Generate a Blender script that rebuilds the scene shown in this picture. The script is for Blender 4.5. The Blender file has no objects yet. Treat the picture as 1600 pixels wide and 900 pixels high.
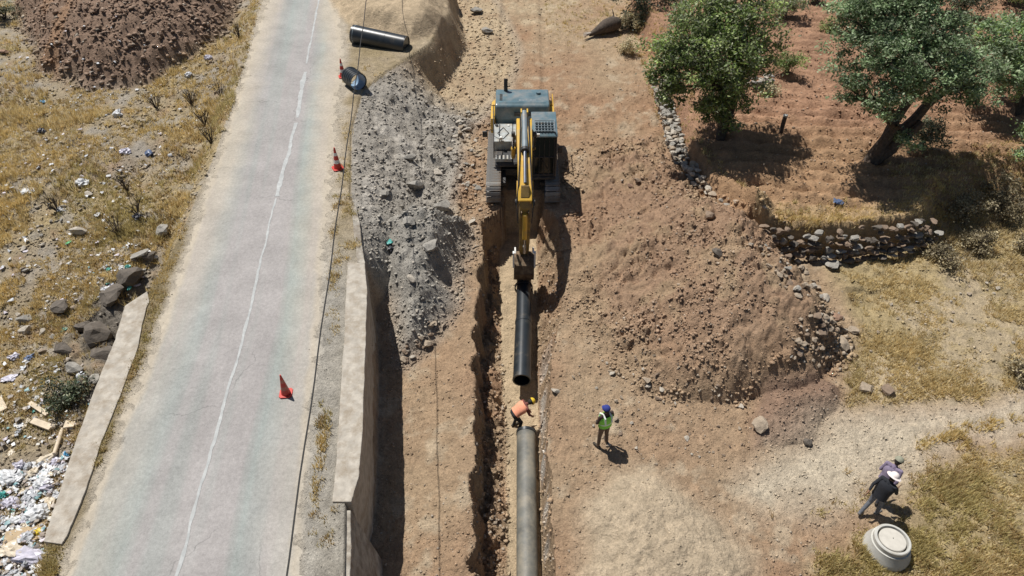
import bpy, math, random
import numpy as np
from mathutils import Vector, Matrix

# ------------------------------------------------------------------ camera, sky, sun
SC = bpy.context.scene
COL = SC.collection
FPX = 1067.0                      # focal length in pixels of a 1600 px wide frame
TH = math.radians(40.0)           # downward pitch
CAMZ = 17.2
T = 0.075                         # the hillside rises away from the camera
cam = bpy.data.cameras.new('camera')
cam.sensor_width = 36.0
cam.lens = 36.0 * FPX / 1600.0
cam.clip_start = 0.1
cam.clip_end = 3000.0
camo = bpy.data.objects.new('camera', cam)
COL.objects.link(camo)
camo.location = (0, 0, CAMZ)
camo.rotation_euler = (math.pi / 2 - TH, 0, 0)
SC.camera = camo

SUN_FROM = Vector((-0.36, 0.33, 1.0)).normalized()
world = bpy.data.worlds.new('World')
SC.world = world
world.use_nodes = True
wn = world.node_tree.nodes
sky = wn.new('ShaderNodeTexSky')
sky.sky_type = 'NISHITA'
sky.sun_disc = False
sky.sun_elevation = math.asin(SUN_FROM.z)
sky.sun_rotation = math.atan2(SUN_FROM.x, SUN_FROM.y)
wn['Background'].inputs['Strength'].default_value = 0.05
world.node_tree.links.new(sky.outputs[0], wn['Background'].inputs['Color'])
sun = bpy.data.lights.new('sun', 'SUN')
sun.energy = 5.0
sun.angle = math.radians(0.5)
sun.color = (1.0, 0.965, 0.91)
suno = bpy.data.objects.new('sun', sun)
COL.objects.link(suno)
suno.rotation_euler = (-SUN_FROM).to_track_quat('-Z', 'Y').to_euler()
SC.view_settings.view_transform = 'Standard'
SC.view_settings.look = 'None'
SC.view_settings.gamma = 1.0
SC.view_settings.exposure = 0.05
SC.view_settings.use_curve_mapping = False

RNG = np.random.default_rng(7)
random.seed(5)

# ------------------------------------------------------------------ helpers
def smooth(a, b, x):
    t = np.clip((x - a) / (b - a), 0, 1)
    return t * t * (3 - 2 * t)

def ray(px, py):
    u = (px - 800) / FPX
    v = (py - 450) / FPX
    return u, math.cos(TH) - v * math.sin(TH), -math.sin(TH) - v * math.cos(TH)

def P(px, py, h=0.0):
    """point of the hillside plane, raised by h, seen at a photo pixel"""
    dx, dy, dz = ray(px, py)
    k = (CAMZ - h) / (T * dy - dz)
    return (k * dx, k * dy, CAMZ + k * dz)

def XY(pts, h=0.0):
    return np.array([P(a, b, h)[:2] for a, b in pts])

def RY(px, py, y):
    dx, dy, dz = ray(px, py)
    k = y / dy
    return Vector((k * dx, y, CAMZ + k * dz))

def _hash(ix, iy, seed):
    h = (ix.astype(np.int64) * 374761393 + iy.astype(np.int64) * 668265263 + seed * 1442695041) & 0xFFFFFFFF
    h = ((h ^ (h >> 13)) * 1274126177) & 0xFFFFFFFF
    h = h ^ (h >> 16)
    return (h & 0xFFFFFF) / float(0xFFFFFF)

def vnoise(x, y, seed=0):
    ix = np.floor(x); iy = np.floor(y)
    fx = x - ix; fy = y - iy
    fx = fx * fx * fx * (fx * (fx * 6 - 15) + 10); fy = fy * fy * fy * (fy * (fy * 6 - 15) + 10)
    a = _hash(ix, iy, seed); b = _hash(ix + 1, iy, seed)
    c = _hash(ix, iy + 1, seed); d = _hash(ix + 1, iy + 1, seed)
    return (a + (b - a) * fx + (c - a) * fy + (a - b - c + d) * fx * fy) * 2 - 1

def fbm(x, y, f, seed=0, oct=4, gain=0.5):
    s = 0; a = 1.0; t = 0
    c, sn = 0.8, 0.6
    for i in range(oct):
        s = s + a * vnoise(x * f, y * f, seed + i * 17)
        t += a; a *= gain; f *= 2.03
        x, y = c * x - sn * y + 13.7, sn * x + c * y - 4.1
    return s / t

def billow(x, y, f, seed=0, oct=3):
    s = 0; a = 1.0; t = 0
    for i in range(oct):
        s = s + a * (1 - np.abs(vnoise(x * f, y * f, seed + i * 31)) * 2)
        t += a; a *= 0.5; f *= 2.1
        x, y = 0.8 * x - 0.6 * y, 0.6 * x + 0.8 * y
    return -s / t

def cells(x, y, f, seed=0):
    """rounded clods: distance to the nearest jittered lattice point"""
    x = x * f; y = y * f
    ix = np.floor(x); iy = np.floor(y)
    best = np.full(x.shape, 9.0)
    hh = np.zeros(x.shape)
    for i in (-1, 0, 1):
        for j in (-1, 0, 1):
            cx = ix + i; cy = iy + j
            d = np.hypot(cx + _hash(cx, cy, seed) - x, cy + _hash(cx, cy, seed + 5) - y)
            m = d < best
            hh = np.where(m, _hash(cx, cy, seed + 9), hh)
            best = np.where(m, d, best)
    return np.sqrt(np.clip(1 - (best / (0.25 + 0.55 * hh)) ** 2, 0, 1)) * (0.25 + 0.75 * hh)

def sdpoly(x, y, poly):
    """signed distance, negative inside"""
    d = np.full(x.shape, 1e9)
    ins = np.zeros(x.shape, bool)
    n = len(poly)
    for i in range(n):
        ax, ay = poly[i]; bx, by = poly[(i + 1) % n]
        ex, ey = bx - ax, by - ay
        wx = x - ax; wy = y - ay
        t = np.clip((wx * ex + wy * ey) / (ex * ex + ey * ey + 1e-12), 0, 1)
        d = np.minimum(d, (wx - ex * t) ** 2 + (wy - ey * t) ** 2)
        if ey != 0:
            c = ((ay > y) != (by > y)) & (x < ex * (y - ay) / ey + ax)
            ins ^= c
    d = np.sqrt(d)
    return np.where(ins, -d, d)

def tag(o, label=None, cat=None, group=None, kind=None):
    if label: o['label'] = label
    if cat: o['category'] = cat
    if group: o['group'] = group
    if kind: o['kind'] = kind
    return o

def link(name, me, mats=None, parent=None):
    o = bpy.data.objects.new(name, me)
    COL.objects.link(o)
    if mats is not None and me is not None and len(me.materials) == 0:
        for m in (mats if isinstance(mats, (list, tuple)) else [mats]):
            me.materials.append(m)
    if parent is not None: o.parent = parent
    return o

def empty(name, loc=(0, 0, 0), rot=(0, 0, 0)):
    o = bpy.data.objects.new(name, None)
    COL.objects.link(o)
    o.location = loc; o.rotation_euler = rot
    o.empty_display_size = 0.2
    return o

def np_mesh(name, V, F, col=None, smooth_shade=False, matidx=None):
    V = np.ascontiguousarray(V, np.float32); F = np.ascontiguousarray(F, np.int32)
    me = bpy.data.meshes.new(name)
    me.vertices.add(len(V)); me.vertices.foreach_set('co', V.ravel())
    me.loops.add(F.size); me.loops.foreach_set('vertex_index', F.ravel())
    me.polygons.add(len(F))
    me.polygons.foreach_set('loop_start', np.arange(0, F.size, F.shape[1], dtype=np.int32))
    if smooth_shade: me.polygons.foreach_set('use_smooth', np.ones(len(F), bool))
    if matidx is not None: me.polygons.foreach_set('material_index', matidx.astype(np.int32))
    me.update(calc_edges=True)
    if col is not None:
        at = me.color_attributes.new('Col', 'FLOAT_COLOR', 'POINT')
        c = np.ones((len(V), 4), np.float32); c[:, :3] = col
        at.data.foreach_set('color', c.ravel())
    return me

class MB:
    """collects simple solids into one mesh"""
    def __init__(self): self.v = []; self.f = []; self.sm = []
    def add(self, vs, fs, sm=False):
        n = len(self.v)
        self.v += [tuple(v) for v in vs]
        self.f += [tuple(i + n for i in f) for f in fs]
        self.sm += [sm] * len(fs)
        return self
    def box(self, x0, x1, y0, y1, z0, z1, m=None):
        vs = [(x, y, z) for z in (z0, z1) for y in (y0, y1) for x in (x0, x1)]
        if m is not None: vs = [m @ Vector(v) for v in vs]
        return self.add(vs, [(0, 2, 3, 1), (4, 5, 7, 6), (0, 1, 5, 4), (2, 6, 7, 3), (0, 4, 6, 2), (1, 3, 7, 5)])
    def prism(self, prof, x0, x1, axis='x'):
        """profile in (y,z) extruded along x"""
        n = len(prof)
        mk = (lambda x, a, b: (x, a, b)) if axis == 'x' else ((lambda x, a, b: (a, x, b)) if axis == 'y' else (lambda x, a, b: (a, b, x)))
        vs = [mk(x0, a, b) for a, b in prof] + [mk(x1, a, b) for a, b in prof]
        fs = [tuple(range(n))[::-1], tuple(range(n, 2 * n))]
        fs += [(i, (i + 1) % n, n + (i + 1) % n, n + i) for i in range(n)]
        return self.add(vs, fs)
    def tube(self, pts, rad, seg=8, caps=True):
        pts = [Vector(p) for p in pts]
        if not hasattr(rad, '__len__'): rad = [rad] * len(pts)
        vs = []; fs = []
        prev = None
        for i, p in enumerate(pts):
            d = (pts[min(i + 1, len(pts) - 1)] - pts[max(i - 1, 0)])
            if d.length < 1e-9: d = Vector((0, 0, 1))
            d.normalize()
            if prev is None:
                a = d.orthogonal().normalized()
            else:
                a = (prev - d * prev.dot(d))
                a = a.normalized() if a.length > 1e-6 else d.orthogonal().normalized()
            prev = a
            b = d.cross(a)
            for k in range(seg):
                t = 2 * math.pi * k / seg
                vs.append(p + (a * math.cos(t) + b * math.sin(t)) * rad[i])
        for i in range(len(pts) - 1):
            for k in range(seg):
                k2 = (k + 1) % seg
                fs.append((i * seg + k, i * seg + k2, (i + 1) * seg + k2, (i + 1) * seg + k))
        if caps:
            fs.append(tuple(range(seg))[::-1]); fs.append(tuple(range((len(pts) - 1) * seg, len(pts) * seg)))
        return self.add(vs, fs, True)
    def cyl(self, a, b, r, seg=16, r2=None):
        return self.tube([a, b], [r, r if r2 is None else r2], seg)
    def pipe(self, a, b, prof, seg=40):
        """revolve (t along metres, radius) closed profile about the a-b axis"""
        a = Vector(a); b = Vector(b); d = (b - a).normalized()
        e = d.orthogonal().normalized(); g = d.cross(e)
        n = len(prof); vs = []; fs = []
        for t, r in prof:
            for k in range(seg):
                w = 2 * math.pi * k / seg
                vs.append(a + d * t + (e * math.cos(w) + g * math.sin(w)) * r)
        for i in range(n):
            j = (i + 1) % n
            for k in range(seg):
                k2 = (k + 1) % seg
                fs.append((i * seg + k, i * seg + k2, j * seg + k2, j * seg + k))
        return self.add(vs, fs, True)
    def mesh(self, name):
        me = bpy.data.meshes.new(name)
        me.from_pydata(self.v, [], self.f)
        me.polygons.foreach_set('use_smooth', self.sm)
        me.update()
        return me
    def build(self, name, mat, parent=None, bevel=0.0, angle=None):
        o = link(name, self.mesh(name), mat, parent)
        if bevel:
            m = o.modifiers.new('bevel', 'BEVEL'); m.width = bevel; m.segments = 2; m.limit_method = 'ANGLE'
        if any(self.sm):
            try: o.data.set_sharp_from_angle(angle=math.radians(angle or 40))
            except Exception: pass
        return o

# ------------------------------------------------------------------ materials
def nodes_of(m):
    m.use_nodes = True
    nt = m.node_tree
    return nt, nt.nodes['Principled BSDF'], nt.links

def mat(name, col, rough=0.6, metal=0.0, var=0.15, scale=6.0, dirt=None, dirt_amt=0.4, coat=0.0, bump=0.0, bscale=40.0, spec=0.5):
    m = bpy.data.materials.new(name)
    nt, b, L = nodes_of(m)
    b.inputs['Roughness'].default_value = rough
    b.inputs['Metallic'].default_value = metal
    b.inputs['Specular IOR Level'].default_value = spec
    if coat: b.inputs['Coat Weight'].default_value = coat; b.inputs['Coat Roughness'].default_value = 0.12
    tc = nt.nodes.new('ShaderNodeTexCoord')
    n = nt.nodes.new('ShaderNodeTexNoise'); n.inputs['Scale'].default_value = scale; n.inputs['Detail'].default_value = 6
    L.new(tc.outputs['Object'], n.inputs['Vector'])
    r = nt.nodes.new('ShaderNodeValToRGB')
    r.color_ramp.elements[0].position = 0.3; r.color_ramp.elements[1].position = 0.72
    r.color_ramp.elements[0].color = (*[c * (1 - var) for c in col], 1)
    r.color_ramp.elements[1].color = (*[min(1, c * (1 + var)) for c in col], 1)
    L.new(n.outputs['Fac'], r.inputs['Fac'])
    out = r.outputs['Color']
    if dirt is not None:
        n2 = nt.nodes.new('ShaderNodeTexNoise'); n2.inputs['Scale'].default_value = scale * 0.6; n2.inputs['Detail'].default_value = 9
        n2.inputs['Roughness'].default_value = 0.7
        L.new(tc.outputs['Object'], n2.inputs['Vector'])
        r2 = nt.nodes.new('ShaderNodeValToRGB')
        r2.color_ramp.elements[0].position = 0.62 - dirt_amt * 0.4; r2.color_ramp.elements[1].position = 0.75 - dirt_amt * 0.2
        L.new(n2.outputs['Fac'], r2.inputs['Fac'])
        mx = nt.nodes.new('ShaderNodeMix'); mx.data_type = 'RGBA'
        L.new(r2.outputs['Color'], mx.inputs[0]); L.new(out, mx.inputs[6]); mx.inputs[7].default_value = (*dirt, 1)
        out = mx.outputs[2]
    L.new(out, b.inputs['Base Color'])
    if bump:
        n3 = nt.nodes.new('ShaderNodeTexNoise'); n3.inputs['Scale'].default_value = bscale; n3.inputs['Detail'].default_value = 8
        L.new(tc.outputs['Object'], n3.inputs['Vector'])
        bp = nt.nodes.new('ShaderNodeBump'); bp.inputs['Strength'].default_value = bump; bp.inputs['Distance'].default_value = 0.03
        L.new(n3.outputs['Fac'], bp.inputs['Height']); L.new(bp.outputs['Normal'], b.inputs['Normal'])
    return m

def attr_mat(name, rough=0.9, var=0.25, scales=(3.0, 22.0, 90.0), bump=0.5, trans=0.0, spec=0.2):
    """ground kinds: the colour attribute holds each place's own soil colour; noise breaks it up"""
    m = bpy.data.materials.new(name)
    nt, b, L = nodes_of(m)
    b.inputs['Roughness'].default_value = rough
    b.inputs['Specular IOR Level'].default_value = spec
    a = nt.nodes.new('ShaderNodeAttribute'); a.attribute_name = 'Col'
    out = a.outputs['Color']
    tc = nt.nodes.new('ShaderNodeTexCoord')
    last = None
    for i, s in enumerate(scales):
        n = nt.nodes.new('ShaderNodeTexNoise'); n.inputs['Scale'].default_value = s; n.inputs['Detail'].default_value = 5
        n.inputs['Roughness'].default_value = 0.65
        L.new(tc.outputs['Object'], n.inputs['Vector'])
        mr = nt.nodes.new('ShaderNodeMapRange')
        mr.inputs[1].default_value = 0.3; mr.inputs[2].default_value = 0.7
        mr.inputs[3].default_value = 1 - var; mr.inputs[4].default_value = 1 + var
        L.new(n.outputs['Fac'], mr.inputs[0])
        vm = nt.nodes.new('ShaderNodeVectorMath'); vm.operation = 'SCALE'
        L.new(out, vm.inputs[0]); L.new(mr.outputs[0], vm.inputs['Scale'])
        out = vm.outputs[0]; last = n
    L.new(out, b.inputs['Base Color'])
    if bump:
        prev = None
        for (bs, bd) in ((5.0, 0.22), (19.0, 0.085)):
            bp = nt.nodes.new('ShaderNodeBump'); bp.inputs['Strength'].default_value = bump; bp.inputs['Distance'].default_value = bd
            n = nt.nodes.new('ShaderNodeTexNoise'); n.inputs['Scale'].default_value = bs; n.inputs['Detail'].default_value = 7
            n.inputs['Roughness'].default_value = 0.7
            L.new(tc.outputs['Object'], n.inputs['Vector'])
            L.new(n.outputs['Fac'], bp.inputs['Height'])
            if prev is not None: L.new(prev, bp.inputs['Normal'])
            prev = bp.outputs['Normal']
        L.new(prev, b.inputs['Normal'])
    if trans:
        tr = nt.nodes.new('ShaderNodeBsdfTranslucent'); ms = nt.nodes.new('ShaderNodeMixShader')
        ms.inputs[0].default_value = trans
        L.new(out, tr.inputs['Color']); L.new(b.outputs[0], ms.inputs[1]); L.new(tr.outputs[0], ms.inputs[2])
        L.new(ms.outputs[0], nt.nodes['Material Output'].inputs['Surface'])
    return m

DUST = (0.36, 0.27, 0.18)
M = {}
M['ground'] = attr_mat('ground_soil', var=0.22, scales=(3.0, 16.0, 50.0), bump=0.6)
M['road'] = attr_mat('road_asphalt', rough=0.85, var=0.13, scales=(0.9, 11.0, 34.0), bump=0.08)
def add_cracks(m):
    nt = m.node_tree; L = nt.links; b = nt.nodes['Principled BSDF']
    src = b.inputs['Base Color'].links[0].from_socket
    tc = nt.nodes.new('ShaderNodeTexCoord')
    wn_ = nt.nodes.new('ShaderNodeTexNoise'); wn_.inputs['Scale'].default_value = 1.6; wn_.inputs['Detail'].default_value = 6
    L.new(tc.outputs['Object'], wn_.inputs['Vector'])
    ad = nt.nodes.new('ShaderNodeVectorMath'); ad.operation = 'MULTIPLY_ADD'; ad.inputs[1].default_value = (0.9, 0.9, 0)
    L.new(wn_.outputs['Color'], ad.inputs[0]); L.new(tc.outputs['Object'], ad.inputs[2])
    vo = nt.nodes.new('ShaderNodeTexVoronoi'); vo.feature = 'DISTANCE_TO_EDGE'; vo.voronoi_dimensions = '2D'; vo.inputs['Scale'].default_value = 0.42
    L.new(ad.outputs[0], vo.inputs['Vector'])
    mr = nt.nodes.new('ShaderNodeMapRange'); mr.inputs[1].default_value = 0.0; mr.inputs[2].default_value = 0.010; mr.inputs[3].default_value = 1.0; mr.inputs[4].default_value = 0.0
    L.new(vo.outputs['Distance'], mr.inputs[0])
    mk = nt.nodes.new('ShaderNodeTexNoise'); mk.inputs['Scale'].default_value = 0.35; mk.inputs['Detail'].default_value = 3
    L.new(tc.outputs['Object'], mk.inputs['Vector'])
    m2 = nt.nodes.new('ShaderNodeMapRange'); m2.inputs[1].default_value = 0.48; m2.inputs[2].default_value = 0.62; m2.inputs[3].default_value = 0.0; m2.inputs[4].default_value = 0.55
    L.new(mk.outputs['Fac'], m2.inputs[0])
    mu = nt.nodes.new('ShaderNodeMath'); mu.operation = 'MULTIPLY'; L.new(mr.outputs[0], mu.inputs[0]); L.new(m2.outputs[0], mu.inputs[1])
    mx = nt.nodes.new('ShaderNodeMix'); mx.data_type = 'RGBA'
    L.new(mu.outputs[0], mx.inputs[0]); L.new(src, mx.inputs[6]); mx.inputs[7].default_value = (0.13, 0.13, 0.125, 1)
    L.new(mx.outputs[2], b.inputs['Base Color'])
add_cracks(M['road'])
M['rock'] = attr_mat('rock', rough=0.9, var=0.18, scales=(5.0, 30.0), bump=0.5)
M['grass'] = attr_mat('dry_grass', rough=0.8, var=0.12, scales=(2.0,), bump=0, trans=0.4)
M['leaf'] = attr_mat('leaves', rough=0.55, var=0.15, scales=(1.2,), bump=0, trans=0.25, spec=0.35)
M['litter'] = attr_mat('litter', rough=0.5, var=0.08, scales=(8.0,), bump=0, spec=0.4)
M['bark'] = mat('bark', (0.085, 0.065, 0.05), 0.95, var=0.45, scale=9, bump=0.7, bscale=30)
M['concrete'] = mat('concrete', (0.43, 0.39, 0.33), 0.9, var=0.2, scale=5, dirt=(0.30, 0.25, 0.19), dirt_amt=0.42, bump=0.4, bscale=18)
M['concrete_pale'] = mat('pale_concrete', (0.50, 0.49, 0.45), 0.85, var=0.08, scale=5, dirt=(0.40, 0.36, 0.29), dirt_amt=0.2, bump=0.15, bscale=50)
M['masonry'] = mat('rough_masonry', (0.36, 0.33, 0.28), 0.95, var=0.35, scale=4, dirt=(0.20, 0.16, 0.12), dirt_amt=0.4, bump=0.9, bscale=12)
M['paint'] = mat('worn_white_paint', (0.45, 0.46, 0.45), 0.8, var=0.15, scale=7, dirt=(0.35, 0.36, 0.355), dirt_amt=0.6)
M['hdpe'] = mat('black_polyethylene', (0.022, 0.027, 0.031), 0.33, var=0.25, scale=3, dirt=(0.09, 0.08, 0.065), dirt_amt=0.15, spec=0.6)
M['hdpe_dusty'] = mat('dusty_polyethylene', (0.13, 0.13, 0.115), 0.6, var=0.3, scale=2.2, dirt=(0.27, 0.24, 0.185), dirt_amt=0.4)
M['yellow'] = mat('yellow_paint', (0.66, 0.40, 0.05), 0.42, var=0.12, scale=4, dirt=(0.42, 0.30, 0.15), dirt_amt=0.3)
M['hood'] = mat('dark_grey_paint', (0.11, 0.175, 0.20), 0.28, var=0.2, scale=3, dirt=(0.25, 0.26, 0.25), dirt_amt=0.4, coat=0.5)
M['black_steel'] = mat('dark_steel', (0.03, 0.03, 0.032), 0.55, metal=0.0, var=0.3, scale=8, dirt=(0.13, 0.10, 0.07), dirt_amt=0.25)
M['track'] = mat('worn_track_steel', (0.35, 0.34, 0.32), 0.5, metal=0.3, var=0.25, scale=9, dirt=(0.25, 0.18, 0.12), dirt_amt=0.4)
M['chrome'] = mat('chromed_rod', (0.75, 0.76, 0.78), 0.15, metal=1.0, var=0.05)
M['cylinder_grey'] = mat('grey_cylinder_paint', (0.20, 0.24, 0.26), 0.35, var=0.15, scale=5, dirt=DUST, dirt_amt=0.12)
M['deck'] = mat('dusty_deck_plate', (0.36, 0.38, 0.37), 0.7, var=0.25, scale=6, dirt=(0.36, 0.31, 0.24), dirt_amt=0.4)
M['shaded_dirty_yellow'] = mat('shaded_dirty_yellow_paint', (0.30, 0.195, 0.05), 0.6, var=0.25, scale=5, dirt=(0.13, 0.09, 0.05), dirt_amt=0.45)  # stick's yellow darkened to paint in its shade, with dirt over it
M['rust'] = mat('rusty_brown_steel', (0.12, 0.075, 0.04), 0.75, var=0.4, scale=6, dirt=(0.28, 0.21, 0.13), dirt_amt=0.35)
M['white_steel'] = mat('white_painted_steel', (0.75, 0.74, 0.70), 0.5, var=0.1)
g = bpy.data.materials.new('cab_glass'); M['glass'] = g
nt, b, L = nodes_of(g); b.inputs['Base Color'].default_value = (0.012, 0.017, 0.016, 1); b.inputs['Roughness'].default_value = 0.06
M['cone_red'] = mat('cone_red_plastic', (0.55, 0.045, 0.03), 0.5, var=0.15, scale=9)
M['cone_white'] = mat('cone_white_band', (0.75, 0.72, 0.68), 0.5, var=0.1)
M['cable'] = mat('black_cable', (0.02, 0.02, 0.02), 0.6)
M['wood'] = mat('weathered_wood', (0.42, 0.34, 0.24), 0.85, var=0.3, scale=8, bump=0.3)
# ------------------------------------------------------------------ terrain: one height function for everything
ROADH = 2.0
def yat(px, py, h): return P(px, py, h)[1]
R_PIX = [(640, -160), (690, -40), (702, 20), (668, 70), (610, 105), (565, 140), (548, 200), (545, 300), (556, 335), (566, 400), (568, 500), (562, 620), (557, 700), (540, 785), (538, 900), (536, 1000), (530, 1250)]
L_PIX = [(30, 1250), (40, 1000), (62, 880), (80, 840), (98, 770), (138, 650), (195, 525), (228, 460), (268, 400), (300, 330), (340, 235), (380, 110), (408, 0), (440, -100), (460, -160)]
PLAT = XY(R_PIX + L_PIX, ROADH)
ASPH_L = XY([(455, -160), (440, -60), (425, 0), (397, 100), (360, 225), (322, 340), (288, 450), (240, 590), (196, 700), (120, 900), (20, 1200)], ROADH)
ASPH_R = XY([(522, -160), (515, -60), (513, 0), (522, 60), (520, 110), (508, 200), (500, 300), (490, 400), (484, 500), (466, 650), (454, 760), (445, 900), (425, 1200)], ROADH)
ROADPOLY = np.vstack([ASPH_R, ASPH_L[::-1]])
TONGUE = np.vstack([XY([(560, 325), (640, 300), (745, 300)], 1.6), XY([(738, 380), (722, 440), (700, 485)], 0.5), XY([(640, 545), (618, 556), (606, 550)], 0.0), XY([(592, 470)], 0.8), XY([(575, 400)], 1.4)])
SANDTOP = XY([(505, -30), (530, 22), (585, 48), (650, 58), (700, 35), (714, -30), (690, -120), (560, -130)], 2.3)
HEAP_R = XY([(920, 215), (1030, 200), (1085, 258), (1120, 315), (1190, 352), (1250, 430), (1300, 500), (1322, 550), (1285, 590), (1200, 616), (1100, 625), (1000, 600), (930, 540), (895, 470), (885, 400), (885, 330), (890, 250)], 0.3)
HEAP_L = XY([(25, 30), (60, -40), (200, -90), (400, -80), (385, 10), (350, 70), (295, 105), (225, 138), (140, 145), (70, 118)], 0.9)
HEAP_S = XY([(1200, 610), (1260, 592), (1310, 615), (1318, 648), (1270, 680), (1205, 692), (1168, 690), (1180, 650)], 0.0)
SANDBOT = XY([(915, 775), (960, 742), (1020, 735), (1075, 770), (1130, 820), (1180, 870), (1190, 960), (1100, 1000), (960, 980), (905, 900), (920, 830)], 0.0)
FIELDH = 1.3
FIELD = XY([(985, -160), (990, 0), (1030, 90), (1052, 160), (1066, 225), (1100, 285), (1165, 335), (1215, 350), (1300, 354), (1400, 344), (1500, 328), (1640, 290), (1900, 240), (2400, 150), (2400, -250), (985, -250)], FIELDH)
TRACKPATH = XY([(1200, 705), (1290, 660), (1400, 636), (1520, 620), (1640, 600), (1900, 570), (1900, 628), (1640, 668), (1520, 692), (1440, 718), (1392, 758), (1330, 785), (1260, 800), (1195, 800), (1165, 770), (1175, 735)], 0.0)
GRASS_BR = XY([(1425, 772), (1460, 742), (1530, 716), (1640, 686), (1900, 650), (1900, 1200), (1260, 1200), (1270, 890), (1330, 850), (1400, 830)], 0.0)
GRASS_R = XY([(1290, 420), (1420, 380), (1640, 330), (1900, 300), (1900, 560), (1640, 596), (1500, 618), (1400, 632), (1330, 640), (1320, 580), (1340, 520)], 0.0)
MIDGR = XY([(1420, 697), (1520, 662), (1640, 638), (1900, 600), (1900, 606), (1640, 650), (1530, 676), (1440, 705)], 0.0)
TR_LT = XY([(786, 296), (784, 326), (760, 345), (748, 420), (742, 480), (738, 560), (744, 650), (738, 760), (738, 900), (738, 1250)], 0)
TR_LF = XY([(790, 322), (782, 350), (782, 450), (784, 520), (788, 600), (794, 680), (795, 760), (796, 900), (796, 1250)], -1.8)
TR_RF = XY([(838, 322), (838, 350), (838, 450), (837, 540), (839, 620), (842, 700), (845, 800), (848, 900), (850, 1250)], -1.8)
TR_RT = XY([(846, 296), (850, 326), (872, 345), (884, 430), (876, 500), (862, 570), (856, 640), (858, 720), (862, 800), (868, 900), (872, 1250)], 0)
YTR0 = yat(820, 300, 0)
EXC = P(817, 322, 0); EXC_X = EXC[0]; EXC_Y = EXC[1] + 2.25
CENTER = XY([(505, -160), (480, -20), (455, 100), (420, 300), (385, 500), (330, 700), (280, 900), (200, 1250)], ROADH)

BANK = XY([(80, 500), (150, 430), (235, 385), (262, 400), (215, 470), (190, 540), (140, 640), (95, 640), (70, 570)], 0.6)
def ip(y, poly):
    o = np.argsort(poly[:, 1])
    return np.interp(y, poly[o, 1], poly[o, 0])

def fields(x, y):
    d = {}
    wx = x + 0.35 * fbm(x, y, 0.9, 3, 3); wy = y + 0.35 * fbm(x, y, 0.9, 8, 3)
    d['plat'] = sdpoly(x, y, PLAT)
    d['road'] = sdpoly(x + 0.10 * fbm(x, y, 1.7, 21, 3), y, ROADPOLY)
    d['tongue'] = sdpoly(wx, wy, TONGUE)
    d['sandtop'] = sdpoly(wx, wy, SANDTOP)
    d['heap_r'] = sdpoly(wx, wy, HEAP_R)
    d['heap_l'] = sdpoly(wx, wy, HEAP_L)
    d['heap_s'] = sdpoly(wx, wy, HEAP_S)
    d['sandbot'] = sdpoly(wx, wy, SANDBOT)
    d['field'] = sdpoly(x + 0.10 * fbm(x, y, 0.8, 40, 2), y + 0.1 * fbm(x, y, 0.8, 41, 2), FIELD)
    d['path'] = sdpoly(wx, wy, TRACKPATH)
    d['grass_br'] = sdpoly(wx, wy, GRASS_BR)
    d['grass_r'] = sdpoly(wx, wy, GRASS_R)
    d['xc'] = ip(y, CENTER)
    n = 0.20 * fbm(y, y * 0 + 3, 0.9, 5, 4)
    n2 = 0.10 * fbm(y, y * 0 + 9, 1.6, 15, 4)
    d['lt'] = ip(y, TR_LT) + n + 0.22 * fbm(x, y, 1.7, 14, 4); d['lf'] = ip(y, TR_LF) + 0.3 * n2
    d['rf'] = ip(y, TR_RF) + 0.3 * n; d['rt'] = np.maximum(ip(y, TR_RT) + n2 + 0.05 * fbm(x, y, 3, 19, 2), d['rf'] + 0.1)
    return d

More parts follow.
